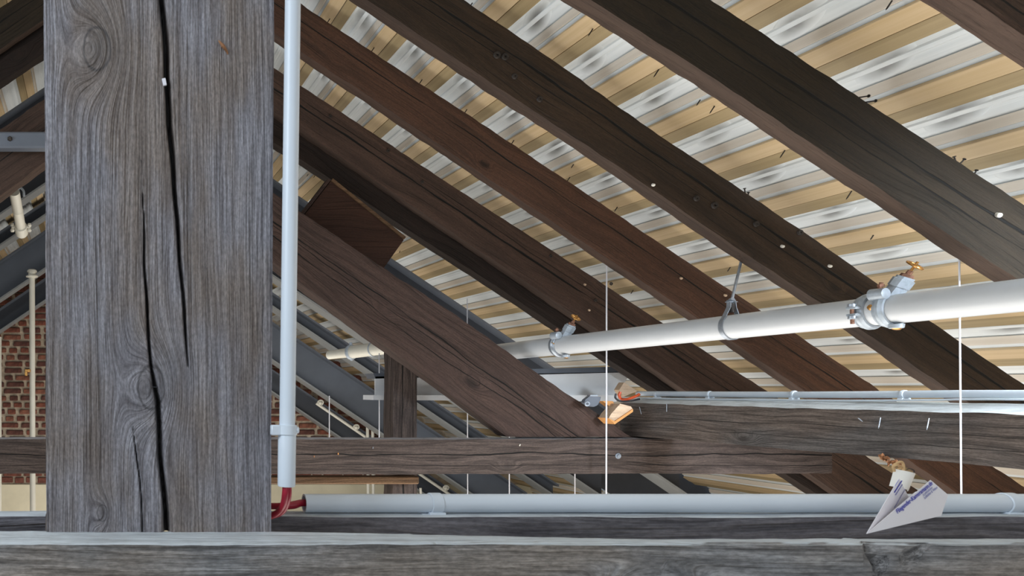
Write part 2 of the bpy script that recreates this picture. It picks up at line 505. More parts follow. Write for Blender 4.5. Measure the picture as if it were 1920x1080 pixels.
# ------------------------------------------------------------ timber builder
def timber(name, m, L, h0, h1, dep, mat, nl=None, nf=14, nd=6, wob=.004, wobs=2.2, cham=.006, cracks=(), parent=None, seed=0.0, knots=(), fine=0.0):
    """beam in its own frame: x 0..L, z -h/2..h/2 (h0 at x=0, h1 at x=L), y 0..dep; front is y=0."""
    nl = nl or max(24, int(L / .035))
    us = []
    # ring parametrised on unit rectangle (a in 0..1 across z, b in 0..1 across y) with duplicated rounded corners
    for i in range(nf + 1): us.append((i / nf, 0.0))
    for i in range(1, nd + 1): us.append((1.0, i / nd))
    for i in range(1, nf // 2 + 1): us.append((1 - i / (nf // 2), 1.0))
    for i in range(1, nd): us.append((0.0, 1 - i / nd))
    # refine at corners for a crisp but worn arris
    nr = len(us)
    U = np.array(us)
    xs = np.linspace(0, L, nl + 1)
    V = np.zeros((nl + 1, nr, 3))
    for i, x in enumerate(xs):
        t = x / L
        h = h0 + (h1 - h0) * t
        c = Vector((x * wobs + seed, seed * 3.1, 0))
        for j in range(nr):
            a, b = us[j]
            z = (a - .5) * h
            y = b * dep
            # rounded corners
            dz = h / 2 - abs(z); dy = min(y, dep - y)
            if dz < cham and dy < cham:
                sz = 1 if z > 0 else -1; sy = 1 if y > dep / 2 else -1
                z -= sz * cham * .35; y -= sy * cham * .35
            q = Vector((x * wobs + seed * 5, y * 5, z * 5))
            n = noise.noise_vector(q)
            n2 = noise.noise_vector(Vector((x * 14 + seed, y * 20, z * 20)))
            # arris wear: edges chip more
            e = 1.0 + (1.6 if (dz < .02 and dy < .02) else 0)
            V[i, j] = (x, y + n.y * wob * .8 + n2.y * wob * .15 * e, z + n.z * wob * 1.6 + n2.z * wob * .3 * e)
    V2 = V.reshape(-1, 3)
    if cracks:
        X = V2[:, 0]; Y = V2[:, 1]; Z = V2[:, 2]
        front = Y < dep * .25
        CK = np.zeros(len(X))
        for pts in cracks:
            px = np.array([q[0] for q in pts]); pz = np.array([q[1] for q in pts]); pw = np.array([q[2] for q in pts]); pd = np.array([q[3] for q in pts])
            o = np.argsort(px); px, pz, pw, pd = px[o], pz[o], pw[o], pd[o]
            cz = np.interp(X, px, pz); cw = np.interp(X, px, pw, left=1e-5, right=1e-5); cd = np.interp(X, px, pd, left=0, right=0)
            wig = np.array([noise.noise(Vector((q * 22, 3.3, seed))) for q in X]) * .0012
            d = np.abs(Z - cz - wig)
            k = np.clip(1.25 - d / (cw * .62), 0, 1)
            Y += np.where(front, k * cd, 0)
            CK = np.maximum(CK, np.where(front & (cd > 0), np.clip(k * 1.5 - .25, 0, 1), 0))
            lip = np.exp(-((d - cw * 1.4) / (cw * .9)) ** 2) * .0012
            Y -= np.where(front, lip * (cd > 0), 0)
    if knots:
        X = V2[:, 0]; Y = V2[:, 1]; Z = V2[:, 2]
        front = Y < dep * .25
        for kx, kz, kr, kh in knots:
            r = np.hypot((X - kx) * .8, Z - kz) / kr
            Y -= np.where(front, np.exp(-r ** 2) * kh - np.exp(-((r - 1.35) / .3) ** 2) * kh * .5, 0)
    me = bpy.data.meshes.new(name)
    fs = []
    for i in range(nl):
        a = i * nr
        for j in range(nr):
            j2 = (j + 1) % nr
            fs.append((a + j, a + j2, a + nr + j2, a + nr + j))
    verts = [tuple(q) for q in V2]
    c0 = V[0].mean(axis=0); c1 = V[-1].mean(axis=0)
    n = len(verts)
    verts += [tuple(c0), tuple(c1)]
    for j in range(nr):
        j2 = (j + 1) % nr
        fs.append((j2, j, n))
        fs.append((nl * nr + j, nl * nr + j2, n + 1))
    me.from_pydata(verts, [], fs)
    if cracks:
        at = me.attributes.new('crack', 'FLOAT', 'POINT')
        at.data.foreach_set('value', np.concatenate([CK, [0, 0]]).astype(np.float32))
    bm = bmesh.new(); bm.from_mesh(me); bmesh.ops.recalc_face_normals(bm, faces=bm.faces); bm.to_mesh(me); bm.free()
    me.polygons.foreach_set('use_smooth', [True] * len(me.polygons))
    me.set_sharp_from_angle(angle=math.radians(48))
    return mesh_obj(name, me, mat, parent, m)


def mat_axes(o, X, Y, Z):
    m = Matrix.Identity(4)
    for i, a in enumerate((X, Y, Z)):
        for r in range(3): m[r][i] = a[r]
    for r in range(3): m[r][3] = o[r]
    return m


def px_beam(name, U0, U1, L0, L1, Y, dep, mat, x0=None, x1=None, label=None, cat='beam', group=None, flip=False, **kw):
    """beam in a plane Y = const whose upper edge runs through pixels U0,U1 and lower edge through L0,L1;
    x0,x1 world x of its ends."""
    u0, u1, l0, l1 = [P(q[0], q[1], Y) for q in (U0, U1, L0, L1)]
    if flip:
        u0, u1, l0, l1 = [Vector((-q.x, q.y, q.z)) for q in (u1, u0, l1, l0)]
        x0, x1 = -x1, -x0
    lz = lambda a, b, x: a.z + (b.z - a.z) * (x - a.x) / (b.x - a.x)
    pu0, pl0 = lz(u0, u1, x0), lz(l0, l1, x0)
    pu1, pl1 = lz(u0, u1, x1), lz(l0, l1, x1)
    a = Vector((x0, Y, (pu0 + pl0) / 2)); b = Vector((x1, Y, (pu1 + pl1) / 2))
    X = (b - a).normalized(); Yv = Vector((0, 1, 0)); Z = X.cross(Yv)
    cs = abs(X.x)
    m = mat_axes(a, X, Yv, Z)
    o = timber(name, m, (b - a).length, (pu0 - pl0) * cs, (pu1 - pl1) * cs, dep, mat, **kw)
    return tag(o, label, cat, group)


# ------------------------------------------------------------ roof and room
S = .655
AL = math.atan(S)


def deck(name, H, y0, y1, xmax, nails=True, near=0.0):
    """ribbed roof sheet, boards along its ribs; ridge at x=0, both slopes"""
    per = .285
    x00 = 2.27 - .035 - per * 8
    prof = [(0, .02), (.45, .02), (.49, .058), (.60, .058), (.62, .052), (.675, .052), (.695, .058), (.87, .058), (.96, .028), (1, .02)]
    mb = MB()
    n = int((xmax - x00) / per) + 1
    root = None
    line = []
    for k in range(-1, n):
        for a, hh in prof[:-1]:
            x = x00 + (k + a) * per
            if x > 0: line.append((x, hh))
    pos = lambda sg, x, y, hh: Vector((sg * (x + hh * math.sin(AL)), y, H - S * x + hh * math.cos(AL)))
    for sg in (1, -1):
        vs = []
        for x, hh in line:
            vs.append(pos(sg, x, y0, hh)); vs.append(pos(sg, x, y1, hh))
        fs = [(2 * i, 2 * i + 2, 2 * i + 3, 2 * i + 1) for i in range(len(line) - 1)]
        mb.add(vs, fs)
    ax, az = pos(1, line[0][0], 0, line[0][1]).x, pos(1, line[0][0], 0, line[0][1]).z
    mb.add([Vector((-ax, y0, az)), Vector((ax, y0, az)), Vector((ax, y1, az)), Vector((-ax, y1, az))], [(0, 1, 2, 3)])
    c = mb.build(name, m_sheet, None, smooth=False, origin=(0, y0, 0))
    c['kind'] = 'structure'
    for sg in (1, -1):
        for k in range(0, n):
            for (a0, a1, th, mt) in ((.0, .235, .017, m_bat1), (.245, .44, .012, m_bat2), (-.105, -.02, -.004, m_bat3)):
                xa, xb = x00 + (k + a0) * per, x00 + (k + a1) * per
                if xb > xmax + .1: continue
                b = MB()
                xm = (xa + xb) / 2
                d = Vector((sg, 0, -S)).normalized()
                nn = Vector((sg * math.sin(AL), 0, math.cos(AL)))
                if a0 < 0:
                    # strip covering the sloping side of the rib
                    pa = pos(sg, x00 + (k - .13) * per, 0, .057); pb = pos(sg, x00 + (k - .045) * per, 0, .029)
                    dd = (pb - pa).normalized(); n2 = Vector((0, 1, 0)).cross(dd)
                    if n2.z > 0: n2 = -n2
                    b.box((pa + pb) / 2 + Vector((0, (y0 + y1) / 2, 0)) + n2 * .005, (pb - pa).length, y1 - y0, .008, (dd, Vector((0, 1, 0)), n2))
                else:
                    ctr = Vector((sg * xm, (y0 + y1) / 2, H - S * xm)) + nn * (.02 - th / 2)
                    b.box(ctr, (xb - xa) / math.cos(AL), y1 - y0, th, (d, Vector((0, 1, 0)), nn))
                b.build('batten', mt, c, smooth=False)
    return c


HR = 3.15
ceil = deck('ceiling', HR, -1.8, 7.85, 7.4)
ceil2 = deck('ceiling_back', 2.49, 8.02, 10.09, 6.6)

RY = {0: 2.07, 1: 2.82, 2: 3.59, 3: 4.31, 4: 5.06}
# soft rafter shade put into thin grey patches in the troughs above each rafter
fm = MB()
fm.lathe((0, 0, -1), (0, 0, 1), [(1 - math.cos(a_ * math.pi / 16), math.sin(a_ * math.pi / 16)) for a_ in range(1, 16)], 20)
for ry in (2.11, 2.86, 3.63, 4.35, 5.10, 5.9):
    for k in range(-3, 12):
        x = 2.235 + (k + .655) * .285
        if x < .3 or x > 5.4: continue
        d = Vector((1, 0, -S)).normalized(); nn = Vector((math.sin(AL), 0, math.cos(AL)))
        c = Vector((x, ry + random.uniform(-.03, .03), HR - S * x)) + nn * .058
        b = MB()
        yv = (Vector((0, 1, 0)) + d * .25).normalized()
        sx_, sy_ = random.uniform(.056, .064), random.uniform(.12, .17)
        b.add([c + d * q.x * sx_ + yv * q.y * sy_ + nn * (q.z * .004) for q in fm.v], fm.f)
        o = b.build('shade_patch', m_raf_shade, ceil)
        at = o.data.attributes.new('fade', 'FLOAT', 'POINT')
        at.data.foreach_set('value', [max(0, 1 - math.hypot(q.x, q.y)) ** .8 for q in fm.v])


def nail(p, d, L, r, parent, mat=None, name='nail', head=True):
    b = MB()
    p = Vector(p); d = Vector(d).normalized()
    if head:
        b.lathe(p, d, [(0, r), (L * .93, r), (L * .93, r * 2.3), (L, r * 2.2)], 7)
    else:
        b.lathe(p, d, [(0, r), (L * .8, r), (L, r * .3)], 6)
    return b.build(name, mat or m_iron, parent)


nd_ = Vector((-math.sin(AL), 0, -math.cos(AL)))
for (px, py, ln) in [(1111, 55, 1), (1234, 132, 1), (1339, 200, 1), (1471, 283, 1), (1595, 361, 1), (618, 36, .8), (701, 90, .8), (791, 150, .8),
                     (875, 206, .8), (963, 264, .7), (1068, 333, .8), (1157, 389, .8), (884, 8, .8), (803, 88, .6), (1311, 190, .6), (1075, 309, .6),
                     (1368, 503, .6), (1637, 442, .6), (1186, 546, .6), (706, 192, .5), (590, 330, .5), (577, 328, .4), (750, 471, .4), (1670, 5, .8)]:
    u, v = px - CX, CY - py
    Y = HR * F / (v + S * u)
    nail(P(px, py, Y) - nd_ * .008, nd_, .036 * ln + .01, .0028, ceil, head=False)

fl = MB(); fl.box((0, 4, -2.55), 15.8, 13, .1)
fl.build('floor', m_floor, smooth=False)['kind'] = 'structure'
for sg, nm in ((1, 'wall_right'), (-1, 'wall_left')):
    b = MB(); b.box((sg * 7.75, 4, -2.1), .2, 13, .8)
    b.build(nm, m_plaster, smooth=False)['kind'] = 'structure'

tr = MB()
for sg in (1, -1):
    tr.quadplate([(0, 7.88, 2.50), (sg * 7.5, 7.88, 2.50 - S * 7.5), (sg * 7.5, 7.88, 3.26 - S * 7.5), (0, 7.88, 3.26)], .04, (0, 1, 0))
tr.build('trim_1', m_steel_dark, smooth=False)['kind'] = 'structure'
# gable wall: mortar core, bricks above, cream plaster below
GY = 10.1
g = MB()
g.quadplate([(-7.6, GY, -2.5), (7.6, GY, -2.5), (7.6, GY, -2.3), (0, GY, 2.68), (-7.6, GY, -2.3)], .3, (0, 1, 0))
gable = g.build('wall_back', m_mortar, smooth=False)
gable['kind'] = 'structure'
b = MB(); b.box((0, GY - .012, -1.83), 15.2, .05, 1.1)
b.build('plaster_panel', m_plaster, gable, smooth=False)
bh, bl = .092, .262
meshes = {}
rest = MB()
row = 0
zz = -1.27
while zz < 2.3:
    lim = (2.45 - zz) / S
    x = -lim + random.uniform(0, .2) + (row % 2) * .13
    while x < lim - .1:
        L = bl if random.random() < .6 else bl * .52
        u = (x + L / 2) * F / GY; v = zz * F / GY
        px, py = CX + u, CY - v
        vis = (-35 < px < 105 and 555 < py < 850) or (505 < px < 660 and 690 < py < 850)
        jx, jz = random.uniform(-.006, .006), random.uniform(-.004, .004)
        c = Vector((x + L / 2 + jx, GY - .012 + random.uniform(-.008, .006), zz + bh / 2 + jz))
        if vis:
            key = (L > .2, random.randint(0, 3), random.randint(0, 2))
            if key not in meshes:
                bm = bmesh.new(); bmesh.ops.create_cube(bm, size=1)
                for q in bm.verts:
                    q.co = Vector((q.co.x * (L - .03) * random.uniform(.94, 1.02), q.co.y * .05, q.co.z * (bh - .026) * random.uniform(.85, 1.04)))
                bmesh.ops.bevel(bm, geom=bm.edges[:], offset=.008, segments=1, affect='EDGES')
                me = bpy.data.meshes.new('brick'); bm.to_mesh(me); bm.free()
                me.materials.append(m_brick[key[1]])
                meshes[key] = me
            mesh_obj('brick', meshes[key], None, gable, Matrix.Translation(c))
        elif abs(x) < 4 and not (-35 < px < 500 and False):
            rest.box(c, L - .02, .05, bh - .018)
        x += L + .012
    zz += bh
    row += 1
r = rest.build('brickwork', m_brick[1], gable, smooth=False)
r['kind'] = 'stuff'

# ------------------------------------------------------------ rafters
GR = 'old timber rafters under the roof'
raf = [
    ('dark rafter cut by the top right corner of the picture, nearest of the row', (1935, 0), (2020, 55), (1820, 0), (1922, 66), 0, 1.2, 3.6, None),
    ('wide near black rafter with light painted into its paler underside and bent nails on top', (1335, 0), (1920, 380), (1128, 12), (1920, 529), 1, .05, 5.0, None),
    ('dark brown knotty rafter from which the pipe hanger rod comes down', (875, 0), (1920, 720), (705, 12), (1800, 742), 2, .05, 5.4, None),
    ('warm reddish brown rafter, second from the post side, with cross cuts', (565, 5), (1650, 730), (565, 97), (1028, 409), 3, .05, 5.6, None),
    ('brown rafter with long black crack directly above the dark doubled beam', (565, 160), (1435, 730), (565, 245), (1140, 634), 4, .05, 5.8, None),
]
RAF = {}
for lab, U0, U1, L0, L1, k, x0, x1, _ in raf:
    # lower edge pixels moved onto the front face (the silhouette shows the back arris)
    RAF[k] = px_beam('rafter', U0, U1, L0, L1, RY[k], .085, RAFW[k], x0, x1, lab, 'rafter', GR,
                     nf=12, nd=4, wob=.0055, wobs=1.3, cham=.01, seed=k * 2.7 + 1)
rafl = px_beam('rafter', (565, 160), (1435, 730), (565, 245), (1140, 634), 5.06, .085, RAFW[1], .0505, 5.8,
        'brown rafter above the grey strap at the left edge of the picture', 'rafter', GR, flip=True, nf=12, nd=4, wob=.0055, wobs=1.3, cham=.01, seed=21)
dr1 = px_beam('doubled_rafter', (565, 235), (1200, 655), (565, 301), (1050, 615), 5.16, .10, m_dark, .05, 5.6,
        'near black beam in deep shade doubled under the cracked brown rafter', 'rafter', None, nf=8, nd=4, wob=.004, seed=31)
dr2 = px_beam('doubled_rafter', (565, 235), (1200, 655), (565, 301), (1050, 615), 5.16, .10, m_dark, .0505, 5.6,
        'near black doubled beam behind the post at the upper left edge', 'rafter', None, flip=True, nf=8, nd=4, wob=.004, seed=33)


def on_raf(k, px, py, dy=0.0):
    return P(px, py, RY[k] + dy)


# wooden pegs, knots holes and nails in rafters
for k, px, py in [(2, 1467, 460), (2, 1225, 345), (2, 1556, 497), (1, 1871, 401), (3, 1277, 520), (3, 1360, 552), (4, 1097, 532), (4, 1105, 580)]:
    b = MB()
    r = .007 if k > 1 else .009
    p = on_raf(k, px, py)
    b.lathe(p + Vector((0, .012, 0)), Vector((-.25, -1, -.35)), [(0, r), (.025, r), (.028, r * .7)], 9)
    b.build('peg', m_paper2 if k < 3 else m_pale, RAF[k])
for px, py, d, L in [(1603, 180, (.9, -.1, .12), .05), (1614, 189, (1, -.2, .1), .05), (1822, 330, (.45, -.1, .9), .034), (1793, 303, (-.3, -.1, .6), .03),
                     (1797, 306, (.4, -.1, .5), .03), (1815, 323, (.2, 0, .5), .015)]:
    nail(P(px, py + 4, 2.86), d, L, .0026, RAF[1])
for px, py, d, L in [(1398, 372, (-.1, 0, 1), .05), (1402, 374, (.1, 0, 1), .035), (1394, 371, (-.3, 0, 1), .03)]:
    nail(P(px, py, 3.63), d, L, .0028, RAF[2])
for px, py, a in [(1306, 372, 0), (1012, 186, 0), (947, 106, 1), (932, 103, 1), (1418, 420, 0), (1500, 436, 0), (1340, 385, 1), (965, 143, 0)]:
    b = MB(); b.ring(P(px, py, 3.588), (0, 1, 0), .008 + .003 * a, .0075, 12, 6)
    b.build('knot_hole', m_iron, RAF[2])
for px, py in [(728, 282), (620, 218), (792, 341), (1033, 480), (1117, 563), (1146, 532)]:
    b = MB(); b.ring(P(px, py, 5.056), (0, 1, 0), .007, .005, 10, 6)
    b.build('knot_hole', m_iron, RAF[4])

# short board hung below the doubled beam
b = MB()
A, B_, C_, D_ = P(620, 340, 5.06), P(757, 450, 5.06), P(700, 530, 5.06), P(545, 436, 5.06)
b.quadplate([A, B_, C_, D_], .075, (0, 1, 0))
sb = b.build('board', m_board, smooth=False)
tag(sb, 'short reddish brown board fixed across under the near black beam', 'board')
b = MB()
d = (B_ - A).normalized()
b.box((A + B_) / 2 + Vector((.006, .03, .011)), (B_ - A).length, .085, .02, (d, Vector((0, 1, 0)), d.cross(Vector((0, 1, 0)))))
b.build('top_lath', m_plank, sb, smooth=False)
b = MB()
d = (D_ - A).normalized()
b.box((A + D_) / 2 + Vector((-.012, .03, .01)), (D_ - A).length, .085, .02, (d, Vector((0, 1, 0)), d.cross(Vector((0, 1, 0)))))
b.build('end_lath', m_brace, sb, smooth=False)

# ------------------------------------------------------------ truss: ties, braces
TY = 4.72
tie = px_beam('tie_beam', (0, 823), (1210, 823), (0, 889), (1210, 889), TY, .2, m_tie, -1.2, P(1560, 0, TY).x,
              'long horizontal brown tie beam with knots and a wavy crack', 'beam', None, nf=12, nd=6, wob=.005, wobs=1.2, seed=3)
brace_lo = ((558, 525), (955, 817))
br = px_beam('brace', (565, 395), (1093, 754), brace_lo[0], brace_lo[1], TY + .02, .16, m_brace, .02, P(1300, 0, TY).x,
             'broad reddish brown diagonal brace standing on the tie beam', 'brace', 'diagonal braces of the truss', nf=16, nd=6, wob=.008, wobs=1.4, seed=9)


def cut_below(o, z, above=False):
    m = MW[o.name].inverted()
    bm = bmesh.new(); bm.from_mesh(o.data)
    co = m @ Vector((0, 0, z)); no = (m.to_3x3() @ Vector((0, 0, 1))).normalized()
    r = bmesh.ops.bisect_plane(bm, geom=bm.verts[:] + bm.edges[:] + bm.faces[:], plane_co=co, plane_no=no, clear_inner=not above, clear_outer=above)
    ed = [e for e in r['geom_cut'] if isinstance(e, bmesh.types.BMEdge)]
    if ed: bmesh.ops.edgeloop_fill(bm, edges=ed)
    bmesh.ops.recalc_face_normals(bm, faces=bm.faces)
    bm.to_mesh(o.data); bm.free()


TIETOP = P(0, 823, TY).z
cut_below(br, TIETOP + .012)
br2 = px_beam('brace', (565, 395), (1093, 754), brace_lo[0], brace_lo[1], TY + .02, .16, RAFW[0], .0205, P(1300, 0, TY).x,
              'diagonal brace crossing the left edge just under the grey strap', 'brace', 'diagonal braces of the truss', flip=True, nf=12, nd=6, wob=.008, wobs=1.4, seed=12)
cut_below(br2, TIETOP + .012)

def cut_x(o, sg):
    m = MW[o.name].inverted()
    bm = bmesh.new(); bm.from_mesh(o.data)
    co = m @ Vector((sg * .004, 0, 0)); no = (m.to_3x3() @ Vector((-sg, 0, 0))).normalized()
    r = bmesh.ops.bisect_plane(bm, geom=bm.verts[:] + bm.edges[:] + bm.faces[:], plane_co=co, plane_no=no, clear_outer=True)
    ed = [e for e in r['geom_cut'] if isinstance(e, bmesh.types.BMEdge)]
    if ed: bmesh.ops.edgeloop_fill(bm, edges=ed)
    bmesh.ops.recalc_face_normals(bm, faces=bm.faces)
    bm.to_mesh(o.data); bm.free()


for o, sg in ((br, 1), (br2, -1), (RAF[4], 1), (rafl, -1), (dr1, 1), (dr2, -1)): cut_x(o, sg)

# bolt on the tie, nails and stubs
b = MB()
p = P(1159, 855, TY)
b.lathe(p + Vector((0, .01, 0)), (0, -1, 0), [(0, .018), (.012, .018), (.012, .012), (.02, .012), (.024, .009)], 12)
b.build('bolt', m_galv, tie)
for px, py, mt in [(590, 858, m_splint), (635, 853, m_cut), (975, 837, m_paper2), (700, 842, m_galv)]:
    b = MB(); b.lathe(P(px, py, TY) + Vector((0, .01, 0)), (-.3, -1, .5), [(0, .004), (.03, .003)], 7)
    b.build('nail', mt, tie)

# lower plank and short post behind the tie
b = MB()
a0, a1 = P(440, 901, 4.98), P(786, 900, 4.98)
b.box((a0 + a1) / 2 + Vector((0, .04, 0)), (a1 - a0).length, .08, .052)
tag(b.build('plank', m_plank, smooth=False), 'narrow brown plank lying level just under the tie beam', 'plank')
pt = mat_axes(P(759, 930, 4.99), (0, 0, 1), (0, 1, 0), (-1, 0, 0))
# post stub above the plank and its lower half are one timber standing on the floor
X0 = P(759, 0, 5.08).x
m = mat_axes(Vector((X0, 5.08, -2.49)), (0, 0, 1), (0, 1, 0), (-1, 0, 0))
tag(timber('post', m, P(0, 640, 5.08).z + 2.49, .172, .168, .15, m_tie, nl=90, nf=10, nd=4, wob=.005, seed=41),
    'short dark timber post behind the tie beam, under the far pipe', 'post')

# grey steel strap on the left, with bolt
b = MB()
a0, a1 = P(-260, 265, 4.62), P(330, 267, 4.62)
b.box((a0 + a1) / 2, (a1 - a0).length, .09, .1)
st = b.build('steel_strap', m_steel, smooth=False)
tag(st, 'level grey steel strap with one bolt crossing the left brace', 'strap')
b = MB(); b.lathe(P(20, 265, 4.62) + Vector((0, -.04, 0)), (0, -1, 0), [(0, .016), (.012, .016), (.02, .01)], 6)
b.build('bolt', m_iron, st)

# longitudinal purlin on the right
def purlin():
    x0 = 3.49
    y0, y1 = 1.15, 4.92
    nl = 150
    vs = []
    # section: front face, tilted weathered top, back, bottom
    sec = []
    nf = 14
    for i in range(nf + 1): sec.append((0, i / nf, 'f'))
    for i in range(1, 9): sec.append((i / 8, 1, 't'))
    for i in range(1, 5): sec.append((1, 1 - i / 4, 'b'))
    for i in range(1, 6): sec.append((1 - i / 6, 0, 'u'))
    nr = len(sec)
    W = .2
    for i in range(nl + 1):
        y = y1 + (y0 - y1) * i / nl
        xl = y1 - y
        for a, b_, k in sec:
            zb = -.302
            zt = -.088 - .006 * min(1, (4.9 - y) / 2) + .038 * a
            z = zb + (zt - zb) * b_
            x = x0 + a * W
            # bottom end near the joint is notched upward a little
            n = noise.noise_vector(Vector((y * 1.3, x * 4, z * 4))); n2 = noise.noise_vector(Vector((y * 9, x * 22, z * 22)))
            e = 2.4 if (a < .05 and b_ > .9) else 1
            vs.append((x - x0 + n.x * .008 + n2.x * .0016 * e, -0 + (y - y1) , z + n.z * .008 + n2.z * .002 * e))
    # own frame: x along the length
    V = [(-q[1], q[0], q[2]) for q in vs]
    m = mat_axes(Vector((x0, y1, 0)), (0, -1, 0), (1, 0, 0), (0, 0, 1))
    fs = []
    for i in range(nl):
        for j in range(nr):
            j2 = (j + 1) % nr
            fs.append((i * nr + j, i * nr + j2, (i + 1) * nr + j2, (i + 1) * nr + j))
    fs.append(tuple(range(nr))[::-1]); fs.append(tuple(range(nl * nr, nl * nr + nr)))
    # shift so the grain origin is in the middle of the face
    V = [(q[0], q[1], q[2] + .195) for q in V]
    m = m @ Matrix.Translation((0, 0, -.195))
    me = bpy.data.meshes.new('purlin')
    me.from_pydata(V, [], fs)
    bm = bmesh.new(); bm.from_mesh(me); bmesh.ops.recalc_face_normals(bm, faces=bm.faces); bm.to_mesh(me); bm.free()
    me.polygons.foreach_set('use_smooth', [True] * len(me.polygons)); me.set_sharp_from_angle(angle=math.radians(35))
    return mesh_obj('purlin', me, m_purlin, None, m)


pur = purlin()
tag(pur, 'grey brown longitudinal beam on the right with dusty pale top, carrying a thin conduit', 'beam')


def on_x(px, py, X):
    """point on the plane x = X seen at a pixel"""
    Y = X * F / (px - CX)
    return P(px, py, Y)


# torn splinters and loose nail on the purlin
b = MB()
for i in range(16):
    p = on_x(1650 + i * 2.6, 856 + i * 1.0 + random.uniform(-4, 3), 3.482)
    d = Vector((-.2, -random.uniform(.1, .5), random.uniform(-.25, .1)))
    b.lathe(p, d, [(0, .007), (.02, .005), (random.uniform(.03, .05), .0008)], 5)
b.build('splinter', m_splint, pur)
for px, py, d in [(1199, 763, (0, -.35, -1)), (1250, 772, (0, 0, 1)), (1617, 790, (-1, -.5, .4)), (1651, 783, (-.2, 0, -1)), (1742, 784, (-.2, 0, -1))]:
    nail(on_x(px, py, 3.485), d, .05, .0022, pur, m_galv, head=False)

# thin conduit lying on the purlin, with saddles; second thinner cable under it
XC = 3.655
cv = [on_x(px, py, XC) for px, py in [(1196, 738), (1300, 739), (1450, 740), (1600, 740), (1750, 739), (1919, 739)]]
dd = Vector((0, -1, 0))
ext = cv[-1] + dd * 1.5
ck = empty('conduit', cv[0], 'thin white conduit running along the top of the right-hand beam', 'conduit')
b = MB(); b.tube(cv + [ext], .0165, 16); b.build('tube', m_conduit, ck)
for px in (1232, 1331, 1489, 1695):
    i = max(j for j in range(6) if [1196, 1300, 1450, 1600, 1750, 1919][j] <= px)
    c = on_x(px, 739.5, XC)
    b = MB(); b.ring(c, dd, .0165, .0045, 18, 6, sx=2.2)
    b.box(c + Vector((0, 0, -.021)), .04, .022, .010)
    b.build('clip', m_conduit, ck)
pts = [on_x(px, py, 3.60) for px, py in [(1192, 746), (1300, 748.5), (1450, 750), (1600, 751), (1750, 750), (1919, 749)]]
b = MB(); b.tube(pts + [pts[-1] + Vector((0, -1.5, 0))], .0042, 8)
tag(b.build('cable', m_conduit), 'very thin pale cable lying beside the conduit on the right-hand beam', 'cable')
b = MB()
b.tube([P(1163, 735, 4.9), P(1161, 742, 4.9), P(1165, 748, 4.9), P(1176, 748.5, 4.85), P(1192, 743, 4.82), P(1199, 739, 4.80)], .0085, 8)
tag(b.build('cable', m_orange), 'orange cable looping out of the end of the thin conduit', 'cable')
b = MB()
b.tube([P(1155, 738, 4.86), P(1154, 746, 4.86), P(1162, 752, 4.86), P(1180, 752, 4.83), P(1200, 748, 4.8)], .006, 8)
tag(b.build('cable', m_blackc), 'thin black cable looping below the orange one at the channel end', 'cable')

# wooden offcuts in the joint
def prism(px, Y, th, mat, name, parent=None):
    b = MB(); b.quadplate([P(x, y, Y) for x, y in px], th, (0, 1, 0)); return b.build(name, mat, parent, smooth=False)


w1 = prism([(1141, 784), (1146, 776), (1163, 757), (1183, 762), (1187, 768), (1153, 790)], 4.62, .09, m_pale, 'offcut')
tag(w1, 'pale wooden offcut with sawn orange edge wedged at the brace foot', 'offcut')
b = MB(); b.quadplate([P(1141, 784, 4.61), P(1153, 790, 4.61), P(1187, 767, 4.61), P(1187, 772, 4.61), P(1153, 795.5, 4.61), P(1146, 789, 4.61)], .1, (0, 1, 0))
b.build('sawn_edge', m_cut, w1, smooth=False)
w2 = prism([(1161, 731), (1170, 717), (1195, 733), (1169, 744)], 4.96, .05, m_pale, 'wood_wedge')
tag(w2, 'small pale wood wedge above the orange cable', 'wedge')
w3 = prism([(1130, 752), (1149, 752), (1152, 758), (1145, 763)], 4.7, .05, m_cut, 'wood_chip')
tag(w3, 'tiny orange wood chip beside the grey bracket at the brace foot', 'offcut')
w4 = prism([(1168, 790), (1192, 764), (1208, 764), (1208, 822), (1176, 822)], 4.96, .1, m_tie_dark, 'packing_timber')
tag(w4, 'dark packing timber on the tie beam behind the pale offcut', 'block')
b = MB()
b.quadplate([P(x, y, 4.64) for x, y in [(1095, 755), (1098, 749), (1106, 743), (1127, 744), (1125, 752), (1120, 760), (1113, 763), (1104, 761)]], .03, (0, 1, 0))
bk = b.build('bracket', m_steel, smooth=False)
tag(bk, 'small grey metal bracket on the upper edge of the brace foot', 'bracket')
b = MB(); b.ring(P(1101, 757, 4.62), (0, 1, 0), .012, .005, 14, 6); b.build('eyelet', m_galv, bk)
b = MB(); b.box(P(1111, 741.5, 4.65), .05, .03, .008); b.build('flange', m_galv, bk, smooth=False)

# light grey steel channel behind the brace
def channel():
    Ya = 5.35
    q = lambda px, py, dy=0: P(px, py, Ya + dy)
    root = empty('steel_channel', q(940, 752), 'light grey steel channel lying level behind the brace, slant-cut end', 'channel')
    b = MB(); b.quadplate([q(704, 706), (q(1183, 697)), q(1158, 741), q(704, 741)], .02, (0, 1, 0)); b.build('web', m_chan, root, smooth=False)
    b = MB()
    a, c = q(704, 705), q(1176, 689)
    b.quadplate([q(700, 700), q(1172, 687), q(1184, 698), q(704, 710)], .16, (0, 1, 0)); b.build('top_flange', m_steel, root, smooth=False)
    b = MB(); b.quadplate([q(700, 741, -.05), q(1160, 741, -.05), q(1156, 753, -.05), q(700, 750, -.05)], .2, (0, 1, 0)); b.build('bottom_flange', m_chan, root, smooth=False)


channel()


